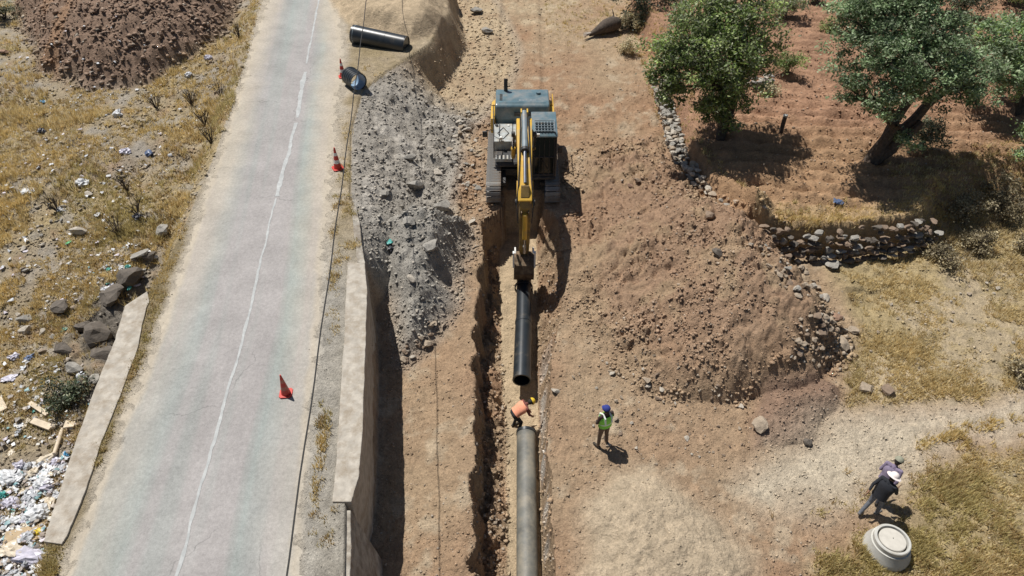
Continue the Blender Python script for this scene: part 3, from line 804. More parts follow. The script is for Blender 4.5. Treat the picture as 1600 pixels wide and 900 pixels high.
for o in list(bpy.data.objects):
    if o.name.startswith('white_band') and o.parent and 'alone' in o.parent.get('label', ''):
        o.data = o.data.copy(); o.data.materials.clear(); o.data.materials.append(mat('faded_cone_band', (0.48, 0.16, 0.11), 0.6))

# ------------------------------------------------------------------ overhead cable on its poles (poles stand outside the frame)
pa = Vector(P(583, -80, 6.0)); pb = Vector(P(444, 960, 6.0))
dv = (pb - pa)
A = pa - dv * 0.35; B = pb + dv * 0.12
pts = []
for i in range(61):
    t = i / 60
    p = A.lerp(B, t); p.z -= 0.35 * (1 - (2 * t - 1) ** 2) - 0.3
    p.x += 0.012 * math.sin(i * 1.3)
    pts.append(p)
o = MB().tube(pts, 0.016, 6).build('overhead_cable', M['cable'])
tag(o, 'thin black overhead cable strung above the road edge', 'cable')
for p, lab in ((A, 'wooden pole carrying the far end of the overhead cable'), (B, 'wooden pole carrying the near end of the overhead cable')):
    root = empty('utility_pole', (p.x, p.y, zat(p.x, p.y)))
    tag(root, lab, 'pole')
    hgt = p.z - root.location.z
    MB().tube([(0, 0, -0.5), (0, 0, hgt + 0.4)], [0.14, 0.10], 12).build('shaft', M['wood'], root)
    MB().tube([(0, 0, hgt - 0.12), (0, 0, hgt + 0.02)], [0.16, 0.16], 10).build('insulator_clamp', M['black_steel'], root)

# ------------------------------------------------------------------ precast manhole cone
p = G(1384, 859); p.z -= 0.05
root = empty('manhole_cone', (p.x, p.y, p.z)); root.scale = (0.90,) * 3
tag(root, 'pale precast concrete manhole cone with round lid beside the path', 'manhole')
seg = 48
MB().pipe((0, 0, 0), (0, 0, 1), [(-0.1, 0.64), (0.10, 0.64), (0.20, 0.615), (0.42, 0.53), (0.47, 0.525), (0.475, 0.485), (0.62, 0.485), (0.64, 0.465), (0.64, 0.41), (0.58, 0.40), (0.5, 0.39), (-0.1, 0.39)], seg).build('cone_ring', M['concrete_pale'], root, angle=25)
MB().pipe((0, 0, 0.55), (0, 0, 1), [(0, 0.0005), (0.075, 0.0005), (0.075, 0.345), (0.06, 0.36), (0, 0.36)], seg).build('lid', mat('lid_concrete', (0.53, 0.50, 0.44), 0.85, var=0.1, bump=0.1), root, angle=25)
MB().tube([(0.02, 0.03, 0.626), (0.02, 0.03, 0.64)], 0.012, 8).build('lifting_eye', M['black_steel'], root)
# ------------------------------------------------------------------ excavator (local frame: it faces -Y, towards the camera)
def excavator():
    ez = T * EXC_Y
    root = empty('excavator', (EXC_X, EXC_Y, ez + 0.0), (math.atan(T), 0, 0))
    tag(root, 'yellow and dark grey crawler excavator with its arm reaching down into the trench', 'excavator')
    fy = lambda f: -f
    # --- crawler tracks
    shoe = MB().box(-0.30, 0.30, -0.088, 0.088, 0.0, 0.03)
    for gy_ in (-0.07, -0.005, 0.06):
        shoe.box(-0.30, 0.30, gy_ - 0.011, gy_ + 0.011, 0.0305, 0.062)
    shoe_me = shoe.mesh('track_shoe'); shoe_me.materials.append(M['track'])
    half, r = 1.85, 0.40
    per = 4 * half + 2 * math.pi * r
    n = 50
    for sx in (-1, 1):
        cx = sx * 1.2
        tr = MB()
        tr.prism([(-half, 0.22), (half, 0.22), (half + 0.1, 0.5), (half, 0.66), (-half, 0.66), (-half - 0.1, 0.5)], cx - 0.16, cx + 0.16)
        track = tr.build('track', M['black_steel'], root, 0.02)
        for k in range(n):
            s = (k + 0.5) * per / n
            if s < 2 * half: y, z, a = -half + s, 2 * r + 0.03, 0
            elif s < 2 * half + math.pi * r:
                t = (s - 2 * half) / r; y, z, a = half + r * math.sin(t), r + r * math.cos(t) + 0.03, -t
            elif s < 4 * half + math.pi * r: y, z, a = half - (s - 2 * half - math.pi * r), 0.03, math.pi
            else:
                t = (s - 4 * half - math.pi * r) / r; y, z, a = -half - r * math.sin(t), r - r * math.cos(t) + 0.03, math.pi - t
            z += 0.03
            if abs(a) < 1e-6: z -= 0.03 * math.cos(y / half * 1.4)
            o = link('track_shoe', shoe_me, None, track)
            o.location = (cx, y, z); o.rotation_euler = (a, 0, 0)
        MB().cyl((cx - 0.1, half, r + 0.06), (cx + 0.1, half, r + 0.06), 0.34, 20).build('sprocket', M['black_steel'], track)
        MB().cyl((cx - 0.1, -half, r + 0.06), (cx + 0.1, -half, r + 0.06), 0.34, 20).build('idler', M['black_steel'], track)
        MB().cyl((cx + sx * 0.1, half, r + 0.06), (cx + sx * 0.26, half, r + 0.06), 0.2, 16).build('drive_motor', M['black_steel'], track)
        for k in range(6):
            y = -half + 0.45 + k * (2 * half - 0.9) / 5
            MB().cyl((cx - 0.2, y, 0.19), (cx + 0.2, y, 0.19), 0.11, 12).build('roller', M['black_steel'], track)
    uc = MB().box(-1.05, 1.05, -0.75, 0.75, 0.45, 0.78)
    uc.prism([(-1.5, 0.45), (-0.6, 0.5), (-0.6, 0.75), (-1.5, 0.62)], -1.0, -0.7).prism([(-1.5, 0.45), (-0.6, 0.5), (-0.6, 0.75), (-1.5, 0.62)], 0.7, 1.0)
    uc.build('undercarriage', M['black_steel'], root, 0.02)
    MB().cyl((0, 0, 0.76), (0, 0, 1.02), 0.62, 36).build('swing_ring', M['black_steel'], root)
    # --- upper structure
    MB().prism([(2.6, 1.03), (2.6, 1.22), (-0.85, 1.22), (-0.98, 1.12), (-0.98, 1.03)], -1.14, 1.26).prism([(-0.982, 1.03), (-0.982, 1.222), (-1.75, 1.222), (-1.86, 1.12), (-1.86, 1.03)], 0.28, 1.30).build('platform', M['black_steel'], root, 0.02)
    cw = MB()
    prof = []
    for i in range(13):
        a = math.pi * (i / 12 - 0.5)
        prof.append((1.36 * math.sin(a), 2.40 + 0.80 * math.cos(a) ** 0.6 if abs(math.cos(a)) > 1e-6 else 2.40))
    cw.prism([(-1.36, 2.40)] + prof[1:-1] + [(1.36, 2.40)], 1.05, 2.0, 'z')
    cw.build('counterweight', M['yellow'], root, 0.05)
    MB().box(-1.36, -1.19, 1.3, 2.399, 1.225, 1.95).build('side_panel', M['yellow'], root, 0.03)
    MB().box(1.19, 1.36, 0.75, 2.399, 1.225, 1.95).build('side_panel', M['yellow'], root, 0.03)
    hood = MB().prism([(1.52, 1.225), (1.52, 1.80), (1.60, 2.34), (1.72, 2.42), (2.98, 2.42), (3.13, 2.32), (3.18, 2.01), (2.41, 2.005), (2.41, 1.225)], -1.16, 1.16)
    h = hood.build('engine_hood', M['hood'], root, 0.09)
    h.modifiers[0].segments = 4
    for k in range(6):
        MB().box(-0.98, -0.86, 2.0 + k * 0.1, 2.05 + k * 0.1, 2.42, 2.435).build('vent_slot', M['black_steel'], h)
    MB().tube([(-0.72, 2.85, 2.38), (-0.72, 2.85, 2.78), (-0.72, 2.92, 2.95)], [0.085, 0.085, 0.08], 16).build('exhaust_stack', M['black_steel'], h)
    MB().tube([(0.7, 2.6, 2.40), (0.7, 2.6, 2.5)], [0.1, 0.1], 14).build('air_intake', M['hood'], h)
    MB().box(-1.0, 1.0, 1.78, 1.80, 2.42, 2.432).build('hood_seam', M['hood'], h)
    MB().box(-0.35, 0.5, 1.50, 1.56, 1.95, 2.1).build('hood_latch', M['black_steel'], h)
    # decals: worn pale lettering blocks on the hood lip
    for k, (xa, xb) in enumerate(((-0.25, -0.15), (-0.11, -0.02), (0.03, 0.1), (0.22, 0.3), (0.34, 0.47))):
        MB().box(xa + 0.1, xb + 0.12, 1.96, 2.1, 2.421, 2.425).build('decal', M['cylinder_grey'], h)
    # deck on the tank side
    dk = MB().box(-1.22, -0.42, -0.12, 1.29, 1.225, 1.72).build('fuel_tank', M['deck'], root, 0.03)
    for (a, b) in (((-1.05, 0.5), (-0.82, 0.95)), ((-0.82, 0.95), (-0.58, 0.5)), ((-0.58, 0.5), (-0.82, 0.05)), ((-0.82, 0.05), (-1.05, 0.5))):
        MB().tube([(a[0], a[1], 1.73), (b[0], b[1], 1.73)], 0.018, 6).build('tread_rib', M['black_steel'], dk)
    MB().cyl((-1.1, 1.1, 1.72), (-1.1, 1.1, 1.78), 0.07, 14).build('filler_cap', M['black_steel'], dk)
    MB().cyl((-0.6, 1.1, 1.72), (-0.6, 1.1, 1.76), 0.05, 14).build('filler_cap', M['white_steel'], dk)
    MB().box(-1.12, -0.42, -0.58, -0.13, 1.225, 1.34).build('tool_box', M['black_steel'], root, 0.03)
    st = MB().box(-1.12, -0.44, -0.90, -0.60, 1.2255, 1.38).build('step_box', M['deck'], root, 0.02)
    for k in range(4):
        MB().box(-1.08 + k * 0.16, -0.99 + k * 0.16, -0.88, -0.62, 1.381, 1.392).build('step_tread', M['black_steel'], st)
    MB().box(-0.40, 0.29, 0.45, 1.50, 1.225, 1.66).build('valve_cover', M['deck'], root, 0.03)
    MB().box(0.30, 1.18, 0.06, 1.50, 1.225, 1.70).build('rear_deck', M['deck'], root, 0.03)
    # handrails and mirrors
    hr = MB()
    rail = [(-1.24, 1.5, 1.95), (-1.24, 1.5, 2.45), (-1.2, 0.1, 2.35), (-1.18, -0.9, 2.15), (-1.18, -0.9, 1.45)]
    hr.tube(rail, 0.02, 8).tube([(-1.2, 0.3, 1.72), (-1.2, 0.3, 2.37)], 0.018, 8)
    hr.build('handrail', M['black_steel'], root)
    MB().tube([(1.30, 0.9, 1.95), (1.30, 0.9, 2.5), (1.30, 2.4, 2.5), (1.30, 2.4, 2.0)], 0.02, 8).build('handrail', M['yellow'], root)
    mr = MB().tube([(-1.19, -0.2, 2.30), (-1.50, -0.3, 2.35), (-1.54, -0.32, 2.25)], 0.015, 8).build('mirror_arm', M['black_steel'], root)
    MB().prism([(-0.36, 2.06), (-0.28, 2.06), (-0.28, 2.32), (-0.36, 2.32)], -1.65, -1.44).build('mirror', M['black_steel'], mr, 0.02)
    MB().cyl((-0.9, -0.02, 1.85), (-0.9, -0.14, 1.85), 0.07, 14).build('work_light', M['white_steel'], root)
    # --- cab (right in the picture)
    cab = MB().prism([(-0.02, 1.225), (-0.02, 2.9), (-1.60, 2.9), (-1.84, 2.1), (-1.84, 1.225)], 0.36, 1.28).build('cab', M['glass'], root, 0.02)
    fr = MB()
    for x in (0.35, 1.25):
        for (a, b) in (((-0.03, 1.22), (-0.03, 2.92)), ((-0.75, 1.22), (-0.75, 2.92)), ((-1.85, 1.22), (-1.85, 2.1)), ((-1.85, 2.1), (-1.61, 2.92)), ((-0.03, 1.9), (-1.85, 1.95))):
            fr.tube([(x + 0.02, a[0], a[1]), (x + 0.02, b[0], b[1])], 0.045, 8)
    fr.tube([(0.37, -1.85, 2.1), (1.27, -1.85, 2.1)], 0.035, 8).tube([(0.37, -1.85, 1.27), (1.27, -1.85, 1.27)], 0.05, 8)
    fr.build('cab_frame', M['black_steel'], cab)
    rf = MB().prism([(0.03, 2.92), (0.03, 3.0), (-0.06, 3.06), (-1.66, 3.06), (-1.78, 2.98), (-1.78, 2.92)], 0.32, 1.32).build('cab_roof', M['hood'], cab, 0.03)
    MB().box(0.44, 1.20, -1.64, -0.86, 3.061, 3.072).build('roof_hatch', M['glass'], cab)
    gr = MB()
    for k in range(7):
        x = 0.46 + k * 0.12; gr.box(x - 0.012, x + 0.012, -1.66, -0.84, 3.10, 3.125)
    for k in range(5):
        y = -1.62 + k * 0.19; gr.box(0.44, 1.20, y - 0.012, y + 0.012, 3.1255, 3.145)
    gr.box(0.41, 0.44, -1.70, -0.80, 3.07, 3.145).box(1.20, 1.23, -1.70, -0.80, 3.07, 3.145)
    gr.build('roof_guard', M['cylinder_grey'], cab)
    fg = MB()
    for k in range(5):
        x = 0.44 + k * 0.19; fg.tube([(x, -1.92, 1.30), (x, -1.92, 2.05), (x, -1.70, 2.86)], 0.014, 6)
    fg.build('front_guard', M['black_steel'], cab)
    MB().tube([(1.0, -1.87, 1.5), (0.7, -1.87, 2.0)], 0.014, 6).build('wiper', M['black_steel'], cab)
    MB().tube([(1.31, -1.5, 2.0), (1.46, -1.6, 2.3)], 0.015, 6).build('mirror_arm', M['black_steel'], cab)
    MB().prism([(-1.65, 2.15), (-1.58, 2.15), (-1.58, 2.42), (-1.65, 2.42)], 1.36, 1.54).build('mirror', M['black_steel'], cab, 0.02)
    MB().prism([(-1.80, 2.99), (-1.74, 2.99), (-1.74, 3.09), (-1.80, 3.09)], 0.5, 0.62).build('work_light', M['white_steel'], cab)
    MB().prism([(-0.7, 1.25), (-1.1, 1.25), (-1.1, 1.65), (-0.8, 1.7), (-0.75, 2.3), (-0.62, 2.3)], 0.6, 1.05).build('seat', M['black_steel'], cab, 0.04)
    # --- boom, stick and bucket in the y-z plane at x = 0
    def beam(name, pts, wd, wx, m, parent, bev=0.025):
        """box beam along pts (f, z) with depth wd and half width wx; forward is -Y"""
        up = []; dn = []
        for i, (f, z) in enumerate(pts):
            a = pts[max(i - 1, 0)]; b = pts[min(i + 1, len(pts) - 1)]
            d = Vector((b[0] - a[0], b[1] - a[1])).normalized(); nn = Vector((-d.y, d.x))
            up.append((-(f + nn.x * wd[i] / 2), z + nn.y * wd[i] / 2)); dn.append((-(f - nn.x * wd[i] / 2), z - nn.y * wd[i] / 2))
        mb = MB(); vs = []; n_ = len(pts)
        for i in range(n_):
            w_ = wx[i] if hasattr(wx, '__len__') else wx
            vs += [(-w_, *dn[i]), (w_, *dn[i]), (w_, *up[i]), (-w_, *up[i])]
        fs = [(3, 2, 1, 0), tuple((n_ - 1) * 4 + k for k in range(4))]
        for i in range(n_ - 1):
            for k in range(4):
                fs.append((i * 4 + k, i * 4 + (k + 1) % 4, i * 4 + 4 + (k + 1) % 4, i * 4 + 4 + k))
        mb.add(vs, fs)
        return mb.build(name, m, parent, bev)
    boom = beam('boom', [(0.35, 1.75), (1.0, 2.55), (1.9, 3.45), (2.7, 3.95), (3.4, 4.0), (4.6, 3.62), (5.55, 3.18), (5.92, 2.95)], [0.34, 0.5, 0.6, 0.62, 0.58, 0.46, 0.36, 0.30], [0.28, 0.29, 0.29, 0.28, 0.27, 0.25, 0.24, 0.24], M['yellow'], root)
    for x in (-0.30, 0.30):
        MB().cyl((x - 0.08, -0.35, 1.75), (x + 0.08, -0.35, 1.75), 0.17, 18).build('foot_pin', M['black_steel'], boom)
    for x in (-0.40, 0.40):   # hoist cylinders
        MB().cyl((x, -0.85, 1.45), (x, -1.75, 2.45), 0.09, 14).build('hoist_cylinder', M['yellow'], boom)
        MB().cyl((x, -1.75, 2.45), (x, -2.65, 3.55), 0.055, 12).build('hoist_rod', M['chrome'], boom)
        MB().cyl((x - 0.07, -2.65, 3.62), (x + 0.07, -2.65, 3.62), 0.1, 14).build('rod_pin', M['black_steel'], boom)
    # stick cylinder on the back of the boom
    lug = MB()
    for x in (-0.11, 0.11): lug.prism([(-2.2, 3.85), (-2.75, 4.15), (-2.6, 4.5), (-2.35, 4.5)], x - 0.025, x + 0.025)
    lug.build('cylinder_lug', M['yellow'], boom)
    MB().cyl((0, -2.48, 4.42), (0, -4.35, 4.05), 0.115, 18).build('stick_cylinder', M['cylinder_grey'], boom)
    MB().cyl((0, -4.30, 4.06), (0, -4.42, 4.036), 0.14, 18).build('cylinder_gland', M['black_steel'], boom)
    MB().cyl((0, -4.42, 4.036), (0, -5.58, 3.52), 0.06, 14).build('stick_rod', M['chrome'], boom)
    for x in (-0.15, 0.15):
        MB().tube([(x, -0.6, 2.15), (x, -1.3, 3.05), (x, -2.0, 3.82), (x, -2.7, 4.34), (x, -3.4, 4.36), (x * 1.2, -4.6, 3.92), (x * 1.5, -5.5, 3.46), (x * 1.9, -6.02, 2.95), (x * 1.6, -6.1, 2.2)], 0.024, 6).build('hydraulic_hose', M['black_steel'], boom)
    stick = beam('stick', [(5.60, 3.45), (5.76, 3.12), (5.86, 2.80), (5.80, 2.3), (5.64, 1.4), (5.50, 0.55), (5.46, 0.22)], [0.18, 0.30, 0.40, 0.46, 0.40, 0.32, 0.26], [0.14, 0.15, 0.17, 0.2, 0.19, 0.18, 0.16], M['shaded_dirty_yellow'], root)
    MB().prism([(-5.3, 3.42), (-5.75, 3.2), (-6.02, 2.95), (-5.95, 2.75), (-5.5, 2.95)], -0.285, -0.25).prism([(-5.3, 3.42), (-5.75, 3.2), (-6.02, 2.95), (-5.95, 2.75), (-5.5, 2.95)], 0.25, 0.285).build('clevis_plate', M['yellow'], boom)
    for x in (-0.29, 0.29):
        MB().cyl((x - 0.05, -5.86, 2.92), (x + 0.05, -5.86, 2.92), 0.12, 18).build('stick_pin', M['black_steel'], stick)
    MB().cyl((0, -6.12, 2.6), (0, -6.10, 1.5), 0.085, 16).build('bucket_cylinder', M['yellow'], stick)
    MB().cyl((0, -6.10, 1.5), (0, -6.02, 0.75), 0.05, 14).build('bucket_rod', M['chrome'], stick)
    MB().prism([(-6.16, 2.55), (-6.16, 2.7), (-6.0, 2.75), (-5.95, 2.4)], -0.14, -0.11).prism([(-6.16, 2.55), (-6.16, 2.7), (-6.0, 2.75), (-5.95, 2.4)], 0.11, 0.14).build('cylinder_lug', M['rust'], stick)
    for x in (-0.33, 0.33):
        MB().prism([(-6.08, 0.78), (-5.98, 0.84), (-5.52, 0.60), (-5.50, 0.48), (-5.60, 0.48)], x - 0.03, x + 0.03).build('link_arm', M['white_steel'], stick, 0.01)
        MB().prism([(-6.10, 0.80), (-5.96, 0.80), (-5.90, 0.05), (-5.98, -0.02), (-6.05, 0.05)], x - 0.03 + 0.061 * (1 if x > 0 else -1), x + 0.03 + 0.061 * (1 if x > 0 else -1)).build('link_rod', M['white_steel'], stick, 0.01)
    # bucket, curled with its back towards the camera
    out = [(-5.40, 0.30), (-5.75, 0.30), (-6.02, 0.12), (-6.10, -0.25), (-5.98, -0.62), (-5.66, -0.88), (-5.20, -0.92)]
    inn = [(-5.20, -0.87), (-5.64, -0.82), (-5.92, -0.58), (-6.03, -0.24), (-5.96, 0.08), (-5.72, 0.25), (-5.40, 0.25)]
    bk = MB()
    bk.prism(out + inn, -0.35, 0.35)
    for x in (-0.375, 0.351):
        bk.prism(out + [(-4.98, -0.55), (-5.1, 0.0)], x, x + 0.024)
    bucket = bk.build('bucket', M['rust'], root)
    for x in (-0.15, 0.15):
        MB().prism([(-5.30, 0.20), (-5.38, 0.42), (-5.62, 0.42), (-5.95, 0.24), (-5.85, 0.10)], x - 0.02, x + 0.02).build('bucket_ear', M['rust'], bucket)
    for k in range(5):
        x = -0.30 + k * 0.15
        MB().prism([(-5.24, -0.96), (-5.24, -0.84), (-4.98, -0.885), (-4.98, -0.92)], x - 0.05, x + 0.05).build('tooth', M['track'], bucket)
    for k in range(3):
        x = -0.24 + k * 0.24
        MB().prism([(-6.03, 0.10), (-6.12, -0.25), (-6.0, -0.64), (-5.98, -0.6), (-6.08, -0.25)], x - 0.03, x + 0.03).build('wear_strip', M['rust'], bucket)
    return root
excavator()

# lifting chain between bucket and slung pipe
yk = EXC_Y - 5.9
root = empty('lifting_chain', (EXC_X, yk, T * yk - 0.75))
tag(root, 'short dark lifting chain looped round the slung pipe under the bucket', 'chain')
cz = T * yk - 1.08 - root.location.z
for k in range(2):
    pts = [(0.0 + 0.33 * math.sin(a) * 1.0, k * 0.10, cz + 0.33 * math.cos(a)) for a in np.linspace(0, 2 * math.pi, 25)]
    MB().tube(pts, 0.022, 6).build('chain_loop', M['black_steel'], root)
for sx in (-1, 1):
    MB().tube([(0.2 * sx, 0.05, cz + 0.28), (0.05 * sx, 0.05, 0.12), (0.0, 0.05, 0.22)], 0.022, 6).build('chain_leg', M['black_steel'], root)
# ------------------------------------------------------------------ people: one continuous body mesh each, clothing as children
def capsule_mesh(segs, seg=10):
    V = []; Fs = []
    for (a, b, ra, rb, _m) in segs:
        a = Vector(a); b = Vector(b)
        d = (b - a); L_ = d.length
        d = d / L_ if L_ > 1e-6 else Vector((0, 0, 1))
        e = d.orthogonal().normalized(); g_ = d.cross(e)
        rings = []
        for k in range(4):
            t = -math.pi / 2 + k * math.pi / 2 / 3.0
            rings.append((a + d * ra * math.sin(t), ra * math.cos(t)))
        for k in range(4):
            t = k * math.pi / 2 / 3.0
            rings.append((b + d * rb * math.sin(t), rb * math.cos(t)))
        n0 = len(V)
        for c, r in rings:
            for k in range(seg):
                w = 2 * math.pi * k / seg
                V.append(c + (e * math.cos(w) + g_ * math.sin(w)) * max(r, 0.0008))
        for i in range(len(rings) - 1):
            for k in range(seg):
                k2 = (k + 1) % seg
                Fs.append((n0 + i * seg + k, n0 + i * seg + k2, n0 + (i + 1) * seg + k2, n0 + (i + 1) * seg + k))
        Fs.append(tuple(n0 + k for k in range(seg))[::-1]); Fs.append(tuple(n0 + (len(rings) - 1) * seg + k for k in range(seg)))
    me = bpy.data.meshes.new('body'); me.from_pydata([tuple(v) for v in V], [], Fs); me.update()
    return me

def hand(segs, wrist, direc, side, curl=0.35, mi=0):
    """palm, four unequal fingers with a bend, and a thumb leaving the side of the palm"""
    d = Vector(direc).normalized()
    s = Vector(side); s = (s - d * s.dot(d)).normalized()
    nrm = d.cross(s)
    w = Vector(wrist)
    for k in (-1, 0, 1):
        segs.append((w + s * 0.018 * k, w + d * 0.085 + s * 0.026 * k, 0.019, 0.017, mi))
    for k, L_ in ((-1.5, 0.062), (-0.5, 0.074), (0.5, 0.078), (1.5, 0.070)):
        a = w + d * 0.088 + s * 0.021 * k
        b_ = a + d * L_ * 0.55 + nrm * L_ * 0.15 * curl * 2
        c = b_ + d * L_ * 0.40 + nrm * L_ * 0.75 * curl
        segs.append((a, b_, 0.0105, 0.010, mi)); segs.append((b_, c, 0.010, 0.0085, mi))
    t0 = w + d * 0.03 + s * 0.035
    t1 = t0 + d * 0.035 + s * 0.03
    segs.append((t0, t1, 0.013, 0.012, mi)); segs.append((t1, t1 + d * 0.035 + s * 0.006, 0.0115, 0.009, mi))

def person(label, loc, rz, J, mats, scale=1.0, ground_tilt=0.0):
    """J: joints in the person's frame, +Y is where the person faces; mats: skin, shirt, trousers, shoes, hair"""
    SK, SH, TR, BO, HA = range(5)
    V_ = {k: Vector(v) for k, v in J.items()}
    S = []
    pel, chest, neck, head = V_['pelvis'], V_['chest'], V_['neck'], V_['head']
    xr = (V_['shoulder_r'] - V_['shoulder_l']).normalized()
    hx = (V_['hip_r'] - V_['hip_l']).normalized()
    for k in (-1, 1):
        S.append((pel + hx * 0.075 * k, pel.lerp(chest, 0.45) + xr * 0.07 * k, 0.105, 0.10, SH))
        S.append((pel.lerp(chest, 0.45) + xr * 0.07 * k, chest + xr * 0.085 * k, 0.10, 0.115, SH))
    S.append((chest, neck, 0.11, 0.06, SH))
    S.append((pel - hx * 0.08, pel + hx * 0.08, 0.11, 0.11, TR))
    up = (head - neck).normalized()
    face = V_.get('face', Vector((0, 1, 0))); face = (face - up * face.dot(up)).normalized()
    side = up.cross(face)
    S.append((neck - up * 0.02, head - up * 0.06, 0.058, 0.055, SK))
    S.append((head - up * 0.035 + face * 0.012, head + up * 0.035 - face * 0.008, 0.078, 0.092, SK))
    S.append((head - up * 0.075 + face * 0.035, head - up * 0.05 + face * 0.03, 0.045, 0.055, SK))
    S.append((head + up * 0.012 + face * 0.088, head - up * 0.018 + face * 0.104, 0.011, 0.015, SK))       # nose
    for k in (-1, 1):
        S.append((head + side * 0.088 * k + up * 0.01, head + side * 0.09 * k - up * 0.02, 0.014, 0.012, SK))  # ears
        S.append((head + side * 0.034 * k + face * 0.075 + up * 0.035, head + side * 0.02 * k + face * 0.078 + up * 0.035, 0.013, 0.012, SK))  # brow
    S.append((head - up * 0.048 + face * 0.076 - side * 0.018, head - up * 0.048 + face * 0.076 + side * 0.018, 0.011, 0.011, SK))  # mouth
    S.append((head - face * 0.03 - up * 0.03, head - face * 0.025 + up * 0.035, 0.085, 0.093, HA))
    for s in ('l', 'r'):
        sh, el, wr = V_['shoulder_' + s], V_['elbow_' + s], V_['wrist_' + s]
        S.append((chest + (sh - chest) * 0.5 + up * 0.04, sh, 0.075, 0.062, SH))
        S.append((sh, el, 0.060, 0.047, SH)); S.append((el, wr.lerp(el, 0.25), 0.045, 0.036, SH if J.get('long_sleeves', True) is True else SK))
        S.append((wr.lerp(el, 0.25), wr, 0.034, 0.028, SK))
        hd = (wr - el).normalized() if 'hand_' + s not in V_ else V_['hand_' + s].normalized()
        hand(S, wr, hd, V_.get('thumb', Vector((0, 1, 0.2))), 0.35, SK)
        hp, kn, an = V_['hip_' + s], V_['knee_' + s], V_['ankle_' + s]
        S.append((hp, kn, 0.100, 0.066, TR)); S.append((kn, an, 0.066, 0.050, TR))
        toe = V_['toe_' + s]
        hl = an - (toe - an).normalized() * 0.05
        S.append((Vector((hl.x, hl.y, an.z - 0.03)), toe, 0.048, 0.040, BO)); S.append((an, Vector((an.x, an.y, an.z - 0.03)), 0.048, 0.046, BO))
    me = capsule_mesh(S)
    tmp = bpy.data.objects.new('tmp', me); COL.objects.link(tmp)
    md = tmp.modifiers.new('r', 'REMESH'); md.mode = 'VOXEL'; md.voxel_size = 0.0105; md.use_smooth_shade = True
    sm = tmp.modifiers.new('s', 'SMOOTH'); sm.iterations = 2; sm.factor = 0.4
    dg = bpy.context.evaluated_depsgraph_get(); dg.update()
    out = bpy.data.meshes.new_from_object(tmp.evaluated_get(dg))
    bpy.data.objects.remove(tmp)
    n = len(out.polygons)
    c = np.empty(n * 3, np.float32); out.polygons.foreach_get('center', c); c = c.reshape(-1, 3)
    best = np.full(n, 9.0); mi = np.zeros(n, int)
    for (a, b, ra, rb, m_) in S:
        a = np.array(a); b = np.array(b); e_ = b - a
        t = np.clip(((c - a) @ e_) / max(e_ @ e_, 1e-9), 0, 1)
        dd = np.linalg.norm(c - a - t[:, None] * e_, axis=1) - (ra + (rb - ra) * t)
        k = dd < best - 1e-4
        best[k] = dd[k]; mi[k] = m_
    # hair only on the back and crown
    hc = np.array(head); fv = np.array(face); uv = np.array(up)
    hr = (mi == SK) & (np.linalg.norm(c - hc, axis=1) < 0.14) & (((c - hc) @ fv) < 0.02) & (((c - hc) @ uv) > -0.06)
    mi[hr] = HA
    out.materials.clear()
    for m_ in mats: out.materials.append(m_)
    out.polygons.foreach_set('material_index', mi.astype(np.int32))
    out.polygons.foreach_set('use_smooth', np.ones(n, bool))
    root = empty('person', loc, (0, 0, rz)); root.scale = (scale,) * 3
    tag(root, label, 'person')
    link('body', out, None, root)
    return root, (head, up, face, side), (pel, chest, neck, xr, V_)

def shell(rings, seg=24, thick=0.012):
    """open tube of elliptical rings (centre, axis_x, axis_y, rx, ry), with thickness"""
    vs = []; fs = []
    for off in (0, thick):
        for (cn, ax, ay, rx, ry) in rings:
            for k in range(seg):
                w_ = 2 * math.pi * k / seg
                vs.append(cn + ax * math.cos(w_) * (rx + off) + ay * math.sin(w_) * (ry + off))
    n = len(rings)
    for o_ in (0, 1):
        for i in range(n - 1):
            for k in range(seg):
                k2 = (k + 1) % seg; b_ = o_ * n * seg
                fs.append((b_ + i * seg + k, b_ + i * seg + k2, b_ + (i + 1) * seg + k2, b_ + (i + 1) * seg + k))
    for i in (0, n - 1):
        for k in range(seg):
            k2 = (k + 1) % seg
            fs.append((i * seg + k, i * seg + k2, n * seg + i * seg + k2, n * seg + i * seg + k))
    return MB().add(vs, fs, True)

def torso_shell(info, mat_, name, root, ext=0.02, low=0.0, top=0.9):
    pel, chest, neck, xr, V_ = info
    ax = (chest - pel).normalized(); ay = ax.cross(xr).normalized(); ax_ = xr
    R_ = []
    for t, rx, ry in ((low, 0.185, 0.125), (0.25, 0.175, 0.118), (0.55, 0.185, 0.122), (0.85, 0.205, 0.13), (1.1, 0.195, 0.12), (1.28, 0.135, 0.09)):
        R_.append((pel + (chest - pel) * t, ax_, ay, rx + ext, ry + ext))
    return shell(R_).build(name, mat_, root, angle=60)

